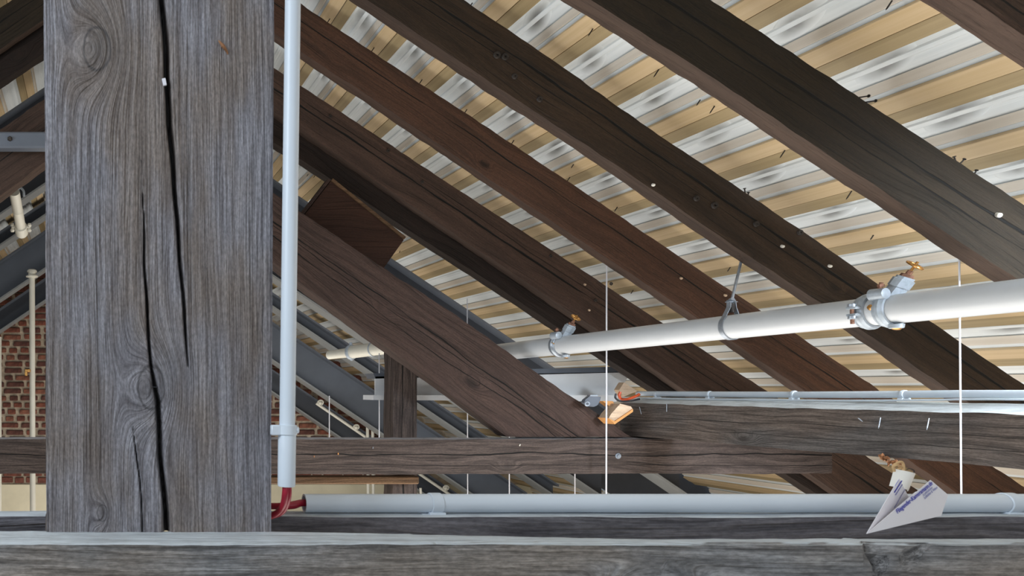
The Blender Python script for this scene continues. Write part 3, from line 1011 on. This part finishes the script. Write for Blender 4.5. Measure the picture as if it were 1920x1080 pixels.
# ------------------------------------------------------------ steel frames at the back
def steel(C1, C0, Y, lab, mat, tf=.022, bf=.22, x0=.05, x1=5.2, brackets=0, side=1):
    """I section rafter whose web front lies in plane Y between heights C1 (top) and C0 (bottom), in pixels above the
    ridge-direction horizon at x = 0, falling to both sides with the roof pitch"""
    s = .672
    z1, z0 = C1 * Y / F, C0 * Y / F
    root = empty('steel_rafter', (side * (x0 + x1) / 2, Y, z0 - s * (x0 + x1) / 2), lab, 'steel beam', 'painted steel rafters at the back')
    pt = lambda x, z: Vector((side * x, Y, z - s * x))
    b = MB(); b.quadplate([pt(x0, z0), pt(x1, z0), pt(x1, z1), pt(x0, z1)], .02, (0, 1, 0)); b.build('web', mat, root, smooth=False)
    for nm, z, mt in (('top_flange', z1, m_steel), ('bottom_flange', z0, m_flg_lit)):
        b = MB()
        b.quadplate([pt(x0, z - tf / 2) - Vector((0, bf / 2, 0)), pt(x1, z - tf / 2) - Vector((0, bf / 2, 0)), pt(x1, z + tf / 2) - Vector((0, bf / 2, 0)), pt(x0, z + tf / 2) - Vector((0, bf / 2, 0))], bf, (0, 1, 0))
        b.build(nm, mt, root, smooth=False)
    for i in range(brackets):
        x = 2.0 + i * .42
        b = MB(); b.quadplate([pt(x, z1), pt(x + .16, z1), pt(x + .12, z1 + .14), pt(x + .03, z1 + .14)], .05, (0, 1, 0))
        b.build('purlin_cleat', m_chan, root, smooth=False)
    return root


descr = {1: 'right', -1: 'left'}
for sd in (1, -1):
    where = 'on the right slope' if sd == 1 else 'on the left slope, seen left of the post'
    steel(612, 545, 6.6, 'dark steel rafter nearest the brace ' + where, m_steel_dark, side=sd, brackets=0)
    steel(498, 437, 7.6, 'second dark steel rafter ' + where, m_steel_dark, side=sd, brackets=7 if sd == 1 else 0)
    steel(404, 380, 8.4, 'slim grey steel rafter between deeper ones ' + where, m_steel, side=sd)
    steel(350, 281, 9.0, 'deep blue grey steel rafter ' + where, m_steel, side=sd)
    steel(262, 222, 9.72, 'steel rafter against the brick gable ' + where, m_steel_dark, side=sd)

# thin sprinkler pipe and twin risers against the gable
r = empty('sprinkler_branch', P(593, 755, 9.45), 'thin cream sprinkler pipe slanting in front of the gable bricks', 'pipe')
b = MB(); b.tube([P(593, 756, 9.45), P(840, 925, 9.45), P(930, 985, 9.45)], .018, 8); b.build('tube', m_cream, r)
for px, py in ((601, 755), (668, 801), (836, 915)):
    b = MB(); b.lathe(P(px, py, 9.44), (.2, 0, 1), [(-.03, .012), (0, .03), (.03, .012)], 8)
    b.ring(P(px, py, 9.44), (0, 1, .3), .035, .008, 12, 5); b.build('sprinkler_head', m_cream, r)
for px, lab in ((689, 'left one of two thin cream riser pipes near the gable'), (698.5, 'right one of two thin cream riser pipes near the gable')):
    b = MB(); b.cyl(Vector((P(px, 0, 9.45).x, 9.4, -2.49)), P(px, 792, 9.4), .019, seg=12)
    tag(b.build('riser_pipe', m_cream), lab, 'pipe', 'twin risers')
for px, z1, lab, rr in ((868.5, 915, 'thin white riser right of the short post', .012),):
    b = MB(); b.cyl(Vector((P(px - 80, 0, 9.0).x, 8.8, -2.49)), P(px - 80, z1, 8.8), .014, seg=10)
    tag(b.build('riser_pipe', m_cream), lab, 'pipe')


# pipe coupling builder ------------------------------------------------
def coupling(root, c, d, R, sc=1.0, full=True):
    d, e2, e3 = frame(d)       # d points toward the viewer (right), e2 up, e3 sideways
    if e3.y > 0: pass
    cam_side = e3 if (c + e3).length < (c - e3).length else -e3
    c = Vector(c)
    for off in ((-.038, .03) if full else (0.0,)):
        b = MB()
        p = c + d * off * sc
        b.lathe(p - d * .02 * sc, d, [(0, R * 1.03), (.002 * sc, R * 1.16), (.012 * sc, R * 1.2), (.016 * sc, R * 1.27), (.026 * sc, R * 1.27), (.030 * sc, R * 1.2), (.038 * sc, R * 1.16), (.04 * sc, R * 1.03)], 36, cap=False)
        b.build('housing', m_galv if not full else m_hous, root)
    if full:
        # far ring: bolt pads on the camera side, vertical bolt
        p = c - d * .038 * sc + cam_side * R * 1.42
        for s_ in (1, -1):
            b = MB(); b.box(p + e2 * s_ * .014 * sc - cam_side * .006, .034 * sc, .034 * sc, .010 * sc, (d, cam_side, e2)); b.build('bolt_pad', m_hous, root)
            b = MB(); b.lathe(p + cam_side * .004 * sc + e2 * s_ * .019 * sc, e2 * s_, [(0, .014 * sc), (.010 * sc, .014 * sc), (.013 * sc, .010 * sc)], 12); b.build('nut', m_galv, root)
        b = MB(); b.cyl(p + cam_side * .004 * sc - e2 * .05 * sc, p + cam_side * .004 * sc + e2 * .02 * sc, .0065 * sc, seg=10); b.build('bolt', m_rust, root)
    # near ring: lug on the upper camera side with through bolt
    p = c + d * .03 * sc + (e2 * .75 + cam_side * .66).normalized() * R * 1.38
    b = MB()
    t = (e2 * .75 + cam_side * .66).normalized()
    b.lathe(p - d * .026 * sc, d, [(0, .021 * sc), (.002 * sc, .024 * sc), (.05 * sc, .022 * sc), (.052 * sc, .016 * sc)], 16)
    b.build('lug', m_hous, root)
    b = MB(); b.cyl(p - e2 * .035 * sc - d * .02 * sc - cam_side * .01, p + e2 * .045 * sc + d * .01 * sc, .0065 * sc, seg=10)
    b.lathe(p + e2 * .028 * sc + d * .008 * sc, e2, [(0, .011 * sc), (.010 * sc, .011 * sc)], 6)
    b.build('bolt', m_rust, root)
    b = MB(); b.lathe(p - e2 * .048 * sc - d * .022 * sc + cam_side * .004, (cam_side * .9 - e2 * .5), [(0, .013 * sc), (.006 * sc, .012 * sc), (.009 * sc, .006 * sc)], 12, ); b.build('nut', m_brass, root)
    p2 = c + d * .055 * sc - e2 * R * 1.28 + cam_side * .01
    b = MB(); b.lathe(p2 + e2 * .012 * sc, -e2, [(0, .024 * sc), (.014 * sc, .022 * sc), (.016 * sc, .019 * sc)], 16); b.build('lug', m_hous, root)
    b = MB(); b.lathe(p2 - e2 * .003 * sc, -e2 + cam_side * .3, [(0, .015 * sc), (.004 * sc, .013 * sc), (.006 * sc, .008 * sc)], 14); b.build('plug', m_brass, root)
    # branch with valve, leaning up and away
    a = (e2 * .86 - cam_side * .22 + d * .46).normalized()
    q = c + d * .03 * sc + e2 * R * .8
    b = MB()
    b.lathe(q, a, [(0, .036 * sc), (.035 * sc, .030 * sc), (.045 * sc, .030 * sc), (.046 * sc, .034 * sc), (.078 * sc, .034 * sc), (.080 * sc, .028 * sc), (.088 * sc, .028 * sc)], 8)
    b.build('valve_body', m_hous, root)
    b = MB(); b.lathe(q + a * .085 * sc, a, [(0, .022 * sc), (.014 * sc, .020 * sc), (.016 * sc, .010 * sc), (.03 * sc, .009 * sc)], 6); b.build('valve_bonnet', m_rust, root)
    b = MB(); b.cyl(q + a * .1 * sc, q + a * .152 * sc, .0045 * sc, seg=8); b.build('valve_stem', m_brass, root)
    hw = q + a * .137 * sc
    ha = (a + d * .25 - e2 * .1).normalized()
    b = MB(); b.ring(hw, ha, .026 * sc, .0045 * sc, 24, 8)
    _, h2, h3 = frame(ha)
    for i in range(5):
        an = i * 2 * math.pi / 5 + .3
        r_ = h2 * math.cos(an) + h3 * math.sin(an)
        b.cyl(hw + r_ * .004 * sc, hw + r_ * .026 * sc, .0032 * sc, seg=6)
    b.build('hand_wheel', m_brass, root)


m_hous = plain('grey_cast_housing', s2l(176, 186, 196), .42, metal=.25, var=.1, scale=40)

# ------------------------------------------------------------ main pipe
PR = .057
ppx = [(1925, 552.5, 63.5), (1790, 571, 59), (1650, 589, 54.5), (1500, 607, 50.5), (1330, 623.5, 45), (1200, 636.5, 40.5), (1060, 651, 36), (950, 661, 31.5), (880, 667, 29)]
# world straight line fitted through ends, following small real sag of the string of pipes
def ptw(px, py, th): return P(px, py, 2 * PR * F / th)
pA = ptw(1925, 552.5, 62.5)
pB = ptw(905, 664, 30.0)
ext = pA + (pA - pB).normalized() * 1.6
pr = empty('sprinkler_pipe', (pA + pB) / 2 - Vector((0, 0, PR)), 'long glossy white sprinkler pipe with couplings and brass valves, coming from the right edge', 'pipe')
b = MB(); b.cyl(pB, ext, PR, seg=48); b.build('pipe_tube', m_pipe, pr)


def on_line(px):
    # parameter where the axis line shows at pixel column px
    u = (px - CX) / F
    d = pA - pB
    t = (u * pB.y - pB.x) / (d.x - u * d.y)
    return pB + d * t


pd = (pA - pB).normalized()
coupling(pr, on_line(1652), pd, PR, 1.0, True)
coupling(pr, on_line(1050), pd, PR, 1.0, False)

# hanger: pear-shaped loop, nut and threaded rod up past the rafter
hc = on_line(1371)
hr = empty('pipe_hanger', hc - Vector((0, 0, PR + .01)), 'galvanised loop hanger and rod holding up the white sprinkler pipe', 'hanger')
_, e2, e3 = frame(pd)
pts = []
for i in range(41):
    a = math.radians(-50) + math.radians(280) * i / 40
    r0 = PR + .0035
    pts.append(hc + (e3 * math.cos(a + math.pi) * r0 - e2 * math.sin(a) * r0 * 1.0))
# sides run up to the nut
nut = hc + e2 * (PR + .062) + pd * .004
q0, q1 = pts[0], pts[-1]
path = [nut + (q0 - hc).dot(e3) * e3 * .35] + [nut + (q0 - hc).dot(e3) * e3 * .40 - e2 * .025] + pts + [nut + (q1 - hc).dot(e3) * e3 * .40 - e2 * .025] + [nut + (q1 - hc).dot(e3) * e3 * .35]
b = MB()
vs = []
for i, q in enumerate(path):
    tdir = (path[min(i + 1, len(path) - 1)] - path[max(i - 1, 0)]).normalized()
    nn = tdir.cross(pd).normalized()
    for s1, s2 in ((1, 1), (1, -1), (-1, -1), (-1, 1)):
        vs.append(q + pd * .010 * s1 + nn * .0018 * s2)
fs = []
for i in range(len(path) - 1):
    for k in range(4):
        k2 = (k + 1) % 4
        fs.append((i * 4 + k, i * 4 + k2, i * 4 + 4 + k2, i * 4 + 4 + k))
fs += [(0, 1, 2, 3), tuple(range(len(vs) - 4, len(vs)))[::-1]]
b.add(vs, fs); b.build('loop', m_galv, hr)
rod_top = P(1393, 476, 3.71)
ra = (rod_top - nut).normalized()
b = MB()
b.lathe(nut - ra * .004, ra, [(0, .02), (.006, .02), (.006, .013), (.02, .013), (.02, .009), (.026, .009)], 6)
b.box(nut, .046, .022, .004, (e3, pd, e2))
b.build('nut', m_galv, hr)
b = MB(); b.lathe(nut - e2 * .05, e2, [(0, .013), (.042, .013)], 10); b.build('threaded_socket', m_iron, hr)
b = MB(); b.tube([nut - ra * .01, P(1393, 476, 3.71), P(1400, 366, 3.765)], .0058, 10, smooth=False); b.build('rod', m_galv, hr)

# ------------------------------------------------------------ far short pipe
fA, fB = P(735, 650, 5.75), P(617, 666, 6.35)
fp = empty('sprinkler_pipe', (fA + fB) / 2 - Vector((0, 0, .06)), 'short far piece of cream sprinkler pipe above the short dark post', 'pipe')
fd = (fA - fB).normalized()
b = MB(); b.lathe(fB, fd, [(0, .036), (.22, .040), (.24, .052), ((fA - fB).length + .25, .052)], 24); b.build('pipe_tube', m_cream, fp)
b = MB(); b.ring(fB + fd * .25, fd, .054, .010, 24, 8, sx=1.5)
_, f2, f3 = frame(fd)
b.lathe(fB + fd * .25 + f2 * .05, f2, [(0, .015), (.03, .012)], 8)
b.lathe(fB + fd * .25 - f2 * .05, -f2, [(0, .015), (.02, .012)], 8)
b.build('coupling_ring', m_hous, fp)
b = MB(); b.ring(P(700, 655, 5.92), fd, .058, .005, 24, 6)
b.tube([P(700, 655, 5.92) + f2 * .058, P(701, 634, 5.92), P(706, 640, 5.92)], .006, 6)
b.build('hanger_loop', m_galv, fp)

# left sprinkler pipe and cream riser
lA, lB = P(27, 360, 5.0), P(41, 437, 5.35)
lp = empty('sprinkler_pipe', lB - Vector((0, 0, .05)), 'short white pipe with coupling lugs, hanging at the left edge', 'pipe')
ld = (lB - lA).normalized()
b = MB(); LL = (lB - lA).length
b.lathe(lA, ld, [(0, .036), (LL * .43, .036), (LL * .44, .039), (LL * .455, .036), (LL * .82, .036), (LL * .83, .046), (LL, .046), (LL + .02, .034)], 24); b.build('pipe_tube', m_cream, lp)
for s_ in (1, -1):
    b = MB()
    c = lA + ld * LL * .86 + Vector((s_ * .06, 0, 0))
    b.lathe(c + Vector((0, 0, -.03)), (0, 0, 1), [(0, .012), (.012, .016), (.03, .008), (.045, .016), (.06, .010)], 8)
    b.box(c - Vector((s_ * .012, 0, 0)), .03, .03, .012)
    b.build('coupling_lug', m_cream, lp)
b = MB()
b.tube([lA + Vector((.02, .02, .02)), P(38, 352, 5.0), P(44, 358, 5.0), P(45, 368, 5.0)], .008, 6); b.build('hook', m_hous, lp)
rp = empty('riser_pipe', Vector((P(60, 0, 8.0).x, 8.0, -2.49)), 'cream vertical pipe in front of the brick wall at the left edge', 'pipe')
b = MB(); b.cyl(Vector((P(62, 0, 8.0).x, 8.0, -2.49)), P(60, 506, 8.0), .031, seg=16); b.build('pipe_tube', m_cream, rp)
b = MB(); b.lathe(P(60, 521, 8.0), (0, 0, 1), [(0, .034), (.01, .066), (.02, .066), (.03, .04), (.055, .04), (.06, .055), (.08, .05), (.09, .036)], 16); b.build('coupling_ring', m_cream, rp)
b = MB(); b.box(P(52, 695, 7.97), .06, .03, .03); b.box(P(49, 700, 7.95), .03, .03, .05); b.build('small_valve', m_brass, rp)
b = MB(); b.cyl(Vector((P(0, 0, 9.3).x, 9.3, -2.49)), P(0, 632, 9.3), .02, seg=12)
tag(b.build('riser_pipe', m_cream), 'pale riser pipe cut by the very left edge of the picture', 'pipe')


# ------------------------------------------------------------ hanging cords
def cord(px0, py0, px1, py1, Y, r, lab, hook=False, clip=None, ph=None):
    a, c = P(px0, py0, Y), P(px1, py1, Y)
    root = empty('hanging_cord', c, lab, 'cord')
    b = MB(); b.cyl(c, a, r, seg=8); b.build('cord', m_wire, root)
    if hook:
        b = MB()
        b.tube([a, a + Vector((-.002, 0, .012)), a + Vector((-.012, 0, .016))], r * 1.2, 6)
        b.ring(a + Vector((-.012, 0, .018)), (1, 0, .4), .011, .0025, 14, 6)
        b.build('hook', m_galv, root)


cord(1137.5, 484, 1136.5, 1010, 4.60, .0042, 'white cord hanging in front of the tie beam, left of the black beam bolt', True)
cord(1797, 296, 1803, 1010, 2.965, .0029, 'white cord hanging at far right in front of the dusty-topped beam', False)
b = MB()
hk = P(1797, 296, 2.965)
b.tube([hk + Vector((-.001, 0, -.01)), hk + Vector((-.001, 0, .028))], .0045, 8)
b.box(hk + Vector((-.012, 0, .033)), .034, .02, .007, (Vector((.95, 0, -.3)), Vector((0, 1, 0)), Vector((.3, 0, .95))))
tag(b.build('ceiling_hook', m_galv), 'small white metal hook on the roof above the wide dark rafter', 'hook')
cord(876, 560, 877, 1010, 5.4, .0035, 'thin pale cord passing behind the brace and the tie beam')
cord(711, 662, 711, 822, 5.6, .004, 'pale cord hanging from the far short pipe beside the dark post')
cord(617.5, 742, 617.5, 822, 6.0, .004, 'pale cord in front of the gable bricks, left of the dark post')
cord(955, 800, 955, 1010, 5.9, .0042, 'pale cord under the tie beam, middle of the three short ones')
cord(1078, 840, 1078, 1010, 5.9, .0042, 'pale cord under the tie beam, nearest to the long white cord')

# ------------------------------------------------------------ foreground: sill beams, post
SZ = -.177


def sill():
    # front sill, own frame x along world x
    x0, x1 = -.75, 2.1
    nl, nf, nt = 280, 16, 14
    vs = []
    Ls = x1 - x0
    sec = [('f', i / nf) for i in range(nf + 1)] + [('t', i / nt) for i in range(1, nt + 1)] + [('b', i / 4) for i in range(1, 5)] + [('u', i / 6) for i in range(1, 6)]
    for i in range(nl + 1):
        x = x0 + Ls * i / nl
        yb = .935 if x < .22 else max(.888, .935 - (x - .22) * .11)
        yf = .86
        for k, t in sec:
            if k == 'f': y, z = yf, -.215 + .215 * t
            elif k == 't': y, z = yf + (yb - yf) * t, 0
            elif k == 'b': y, z = yb, -.215 * t
            else: y, z = yb + (yf - yb) * t, -.215
            dz = abs(z); dy = min(y - yf, yb - y)
            if dz < .004 and dy < .004: z -= .0025
            n = noise.noise_vector(Vector((x * 4, y * 12, z * 12))); n2 = noise.noise_vector(Vector((x * 30, y * 60, z * 60)))
            e = 2.2 if (dz < .004 and dy < .006) else 1
            big = 1 if k != 't' else .35
            vs.append((x - x0, y - yf + (n.y * .003 + n2.y * .0006 * e) * big, z + n.z * .0016 * big + n2.z * .0005 * e))
    # slanting check near the right: an open crack with raised torn lips
    V = np.array(vs)
    for pts in [[(1629, 1018), (1640, 1040), (1652, 1062), (1660, 1085)], [(1733, 1029), (1722, 1033), (1712, 1047)], [(1700, 1044), (1694, 1058)], [(1258, 1056), (1262, 1075)]]:
        wp = [P(a, b_, .86) for a, b_ in pts]
        for a, c in zip(wp, wp[1:]):
            ax, az, cx_, cz = a.x - x0, a.z - SZ, c.x - x0, c.z - SZ
            X, Z = V[:, 0], V[:, 2]
            dx, dz = cx_ - ax, cz - az
            t = np.clip(((X - ax) * dx + (Z - az) * dz) / (dx * dx + dz * dz), 0, 1)
            d = np.hypot(X - ax - t * dx, Z - az - t * dz)
            V[:, 1] += np.where(V[:, 1] < .03, np.exp(-(d / .004) ** 2) * .01, 0)
    nr = len(sec)
    fs = []
    for i in range(nl):
        for j in range(nr):
            j2 = (j + 1) % nr
            fs.append((i * nr + j, i * nr + j2, (i + 1) * nr + j2, (i + 1) * nr + j))
    fs.append(tuple(range(nr))[::-1]); fs.append(tuple(range(nl * nr, nl * nr + nr)))
    me = bpy.data.meshes.new('sill_beam')
    me.from_pydata([tuple(q) for q in V], [], fs)
    bm = bmesh.new(); bm.from_mesh(me); bmesh.ops.recalc_face_normals(bm, faces=bm.faces); bm.to_mesh(me); bm.free()
    me.polygons.foreach_set('use_smooth', [True] * len(me.polygons)); me.set_sharp_from_angle(angle=math.radians(50))
    return mesh_obj('sill_beam', me, m_sill, None, Matrix.Translation((x0, .86, SZ)))


sl = sill()
tag(sl, 'grey weathered sill beam along the bottom edge, the post standing on it', 'beam')

for nm, xa, xb, lab, sd in (('back_beam', .232, 2.1, 'dark grey beam behind the sill, right of the post, carrying the white conduit', 3),
                            ('back_beam', -.75, -.0605, 'short stretch of dark grey beam behind the sill, left of the post', 8)):
    z1 = P(0, 968, 1.0).z
    m = mat_axes(Vector((xa, 1.0, z1 - .05)), (1, 0, 0), (0, 1, 0), (0, 0, 1))
    o = timber(nm, m, xb - xa, .1, .1, .048, m_sill2, nl=int((xb - xa) / .008), nf=14, nd=8, wob=.0016, wobs=5, cham=.004, seed=sd)
    tag(o, lab, 'beam')
BZ = P(0, 968, 1.0).z

# the post: face at PY, x axis of its frame points up, z axis points to world -x
def pc(px, py, w, d):
    q = P(px, py, PY)
    return (q.z - POST0, -(q.x - POSTC), w * PY / F, d)


c1 = [pc(302, -60, 10, .012), pc(304, 0, 11, .012), pc(310, 60, 11, .012), pc(314, 150, 10, .012), pc(318, 230, 10, .012), pc(326, 330, 8, .012), pc(334, 440, 7, .011),
      pc(341, 520, 6, .009), pc(347, 600, 5, .007), pc(351, 660, 4, .004), pc(353, 690, 3, .001)]
c2 = [pc(264, 300, .4, .0), pc(268, 380, 1.6, .003), pc(271, 493, 4, .006), pc(275, 560, 5, .008), pc(280, 640, 5, .009), pc(284, 690, 5, .009), pc(289, 720, 7, .010), pc(297, 752, 9, .011),
      pc(299, 790, 9, .011), pc(301, 850, 9, .011), pc(306, 910, 9, .012), pc(311, 960, 10, .012), pc(313, 1000, 11, .012)]
c3 = [pc(249, 800, 1.5, .0), pc(256, 850, 2.2, .003), pc(261, 890, 2.2, .003), pc(265, 950, 2.4, .003), pc(267, 1000, 2.6, .003)]
m = mat_axes(Vector((POSTC, PY, POST0)), (0, 0, 1), (0, 1, 0), (-1, 0, 0))
hz = PY / F
post = timber('timber_post', m, 1.75, 424 * hz, 452 * hz, .26, m_post, nl=620, nf=190, nd=8, wob=.0012, wobs=5, cham=.003,
              cracks=[c1, c2, c3], seed=2.0, knots=[post_k(182, 92, 30) + (.0022,), post_k(284, 726, 31) + (.002,)])
tag(post, 'massive weathered grey timber post with two long black cracks in the foreground', 'post')
b = MB()
b.tube([P(410, 76, PY - .001), P(418, 86, PY - .004), P(425, 96, PY - .001), P(427, 102, PY)], [.0006, .0022, .0014, .0005], 7)
b.build('wood_fibre', m_splint, post)
b = MB(); b.box(P(308, 154, PY - .0005), .0045, .003, .009, (Vector((1, 0, .2)).normalized(), Vector((0, 1, 0)), Vector((-.2, 0, 1)).normalized()))
b.build('chip', m_paper, post)
b = MB()
b.tube([P(153, 92, PY - .0002), P(185, 88, PY - .0006), P(213, 90, PY - .0002)], [.0005, .0011, .0004], 6)
b.build('knot_crack', m_blackc, post); b = MB()
b.tube([P(265, 722, PY - .0005), P(280, 725, PY - .001), P(312, 727, PY - .0005)], [.0004, .0008, .0004], 6)
b.build('knot_crack', m_blackc, post)

# ------------------------------------------------------------ conduits in front
YV = .918
vc = empty('conduit', P(536, 912, YV), 'upright white conduit strapped to the right side of the post', 'conduit')
xs_ = lambda py: 549 - (py / 910) * 12
b = MB(); b.cyl(P(xs_(815), 812, YV), P(xs_(-400), -400, YV), .0094, seg=24); b.build('upper_tube', m_conduit, vc)
b = MB(); b.lathe(P(537, 912, YV), P(xs_(805), 808, YV) - P(537, 912, YV), [(0, .0100), (.002, .0106), (.066, .0108), (.069, .0098)], 24, cap=True); b.build('lower_tube', m_conduit, vc)
b = MB()
c = P(538, 806, YV)
b.lathe(c - Vector((0, 0, .006)), (0, 0, 1), [(0, .0115), (.0005, .0122), (.0115, .0122), (.012, .0115)], 24)
b.box(c + Vector((-.0095, -.003, 0)), .022, .009, .0125)
b.lathe(c + Vector((.010, -.004, 0)), (1, -.3, 0), [(0, .004), (.003, .004), (.004, .002)], 8)
b.build('clamp', m_conduit, vc)

YH = 1.024
hcn = empty('conduit', P(570, 960, YH), 'level white conduit clipped on top of the dark beam behind the sill', 'conduit')
R_ = 17.3 * YH / F
a = P(570, 943.5, YH)
L_ = 1.75
b = MB()
b.lathe(a, (1, 0, 0), [(.012, R_ * .80), (0, R_ * .82), (0, R_), (L_, R_)], 32, cap=False); b.build('tube', m_conduit, hcn)
for px in (815, 1889):
    c = P(px, 943.5, YH)
    b = MB()
    b.lathe(c - Vector((.008, 0, 0)), (1, 0, 0), [(0, R_ * 1.02), (.001, R_ * 1.13), (.015, R_ * 1.13), (.016, R_ * 1.02)], 32, cap=False)
    b.box(c + Vector((0, 0, -R_ - .0015)), .0215, .022, .006)
    b.box(c + Vector((-.012, 0, -R_ - .003)), .016, .018, .004)
    b.build('clip', m_conduit, hcn)

# red cables between the two conduits
b = MB()
b.tube([P(536, 908, YV), P(535, 925, YV), P(532, 945, .93), P(524, 958, .945), P(512, 966, .955), P(500, 969, .965)], .0042, 12)
b.tube([P(541, 908, YV), P(541, 930, YV + .005), P(536, 950, .938), P(526, 962, .95), P(510, 968, .965)], .0036, 12)
tag(b.build('cable', m_red), 'pair of dark red cables dropping out of the upright conduit behind the post', 'cable')
b = MB()
b.tube([P(592, 943, YH), P(566, 943, YH), P(550, 947, YH - .004), P(530, 949, YH - .004), P(500, 949, YH + .02)], [.0048, .0048, .0056, .0046, .0046], 12)
tag(b.build('cable', m_red), 'red cable coming out of the open end of the level conduit', 'cable')

# ------------------------------------------------------------ paper plane
pl = empty('paper_plane', P(1625, 1002, .882), 'white folded paper plane with blue lettering leaning on the level conduit', 'paper plane')
Yp = .882
tip = P(1625, 1001, Yp)
r1, r2, r3 = P(1745, 900, .968), P(1778, 928, .975), P(1765, 967, .955)
kl = P(1704, 932, .992)
b = MB()
nrm = (r2 - tip).cross(r1 - tip).normalized()
if nrm.y > 0: nrm = -nrm
TH = .0005
def poly(pts, name, mat, parent=None):
    b = MB(); n = (pts[1] - pts[0]).cross(pts[2] - pts[0]).normalized()
    if n.y < 0: n = -n
    b.quadplate(pts, TH, n); return b.build(name, mat, parent, smooth=False)


poly([tip, r3, r2, r1], 'right_wing', m_paper, pl)
poly([tip, P(1686, 897, .962), kl], 'left_wing', m_paper, pl)
poly([tip, P(1718, 922, .977), P(1704, 932, .994)], 'keel', m_paper, pl)
# rolled tail paper
b = MB()
q0, q1, q2, q3 = P(1668, 911, 1.0), P(1677, 879, 1.0), P(1715, 890, 1.0), P(1701, 921, 1.0)
pts = []
N = 14
vs = []
for i in range(N + 1):
    t = i / N
    bulge = -math.sin(t * math.pi) * .010
    vs.append(q0.lerp(q3, t) + Vector((0, bulge, 0))); vs.append(q1.lerp(q2, t) + Vector((0, bulge, 0)))
vs2 = [q + Vector((0, .0006, 0)) for q in vs]
fs = [(2 * i, 2 * i + 2, 2 * i + 3, 2 * i + 1) for i in range(N)]
fs2 = [tuple(q + len(vs) for q in f)[::-1] for f in fs]
edge = []
n = len(vs)
for i in range(N):
    edge.append((2 * i, 2 * i + 2, 2 * i + 2 + n, 2 * i + n)); edge.append((2 * i + 1, 2 * i + 3, 2 * i + 3 + n, 2 * i + 1 + n))
edge += [(0, 1, 1 + n, n), (2 * N, 2 * N + 1, 2 * N + 1 + n, 2 * N + n)]
b.add(vs + vs2, fs + fs2 + edge)
b.build('tail_roll', m_paper2, pl)
b = MB()
b.tube([P(1677, 884, 1.0), P(1675, 874, 1.0), P(1683, 868, 1.0), P(1690, 866, 1.0), P(1694, 872, 1.0), P(1694, 884, 1.0)], .0016, 7)
b.tube([P(1673, 876, 1.0), P(1682, 872, .998), P(1690, 876, 1.0), P(1683, 880, 1.0)], .0013, 6)
b.build('twine', m_twine, pl)
b = MB(); b.tube([P(1700, 880, 1.0), P(1708, 879, 1.0), P(1714, 883, 1.0), P(1712, 889, 1.0)], .0006, 6)
b.build('thin_wire', m_iron, pl)

# lettering as thin raised ink on the paper
def text_on(body, pa, pb, up_hint, plane_pts, mat, name, height=None, bold=0.0, off=.0007):
    cu = bpy.data.curves.new(name, 'FONT')
    cu.body = body
    cu.size = 1
    cu.offset = bold
    cu.extrude = .02
    cu.resolution_u = 3
    tmp = bpy.data.objects.new('tmp', cu)
    COL.objects.link(tmp)
    dg = bpy.context.evaluated_depsgraph_get()
    me = bpy.data.meshes.new_from_object(tmp.evaluated_get(dg))
    bpy.data.objects.remove(tmp)
    xs = [q.co.x for q in me.vertices]
    wd = max(xs) - min(xs); mn = min(xs)
    a, c, e = plane_pts
    n = (c - a).cross(e - a).normalized()
    if n.y > 0: n = -n
    proj = lambda q: (lambda r: r * (n.dot(a) / n.dot(r)))(Vector(q))   # along the view ray onto the paper's plane
    A, B = proj(pa), proj(pb)
    X = (B - A).normalized()
    Yv = n.cross(X).normalized()
    if Yv.dot(up_hint) < 0: Yv = -Yv
    k = (B - A).length / wd
    kh = k * (height or 1.0)
    for q in me.vertices:
        x, y, z = q.co
        q.co = A + X * (x - mn) * k + Yv * y * kh + n * (off + z * .004)
    inv = MW[pl.name].inverted()
    for q in me.vertices: q.co = inv @ q.co
    me.materials.clear(); me.materials.append(mat)
    o = bpy.data.objects.new(name, me); COL.objects.link(o)
    reg(o, MW[pl.name], pl)
    return o


rp_ = (tip, r2, r1)
up = Vector((-.6, 0, .8))
text_on('Fliegender-Kameramann.de', P(1682, 963, 1), P(1748, 908, 1), up, rp_, m_ink, 'lettering', height=.72, bold=.012)
text_on('Luftbilder', P(1731, 930, 1), P(1748, 915, 1), up, rp_, m_ink2, 'lettering', height=.5)
text_on('Luftbilder & Videos', P(1733, 936, 1), P(1757, 915, 1), up, rp_, m_ink2, 'lettering', height=.8)
lp_ = (tip, P(1686, 897, .962), kl)
def strokes(px0, py0, px1, py1, n, th, mat, name):
    a, c, e = lp_
    nn = (c - a).cross(e - a).normalized()
    if nn.y > 0: nn = -nn
    b = MB()
    for i in range(n):
        t0, t1 = i / n, (i + .72) / n
        pj = lambda x, y: (lambda r: r * (nn.dot(a) / nn.dot(r)) + nn * .0006)(P(x, y, 1))
        A = pj(px0 + (px1 - px0) * t0, py0 + (py1 - py0) * t0); B = pj(px0 + (px1 - px0) * t1, py0 + (py1 - py0) * t1)
        b.cyl(A, B, th, seg=5)
    b.build(name, mat, pl)


strokes(1677, 911, 1687, 895, 1, .00022, m_ink, 'printed_line')
strokes(1676, 923, 1690, 901, 13, .0006, m_ink, 'small_print')
strokes(1678, 928, 1691, 908, 12, .0005, m_ink2, 'small_print')
strokes(1676, 952, 1696, 917, 26, .00035, m_ink2, 'small_print')
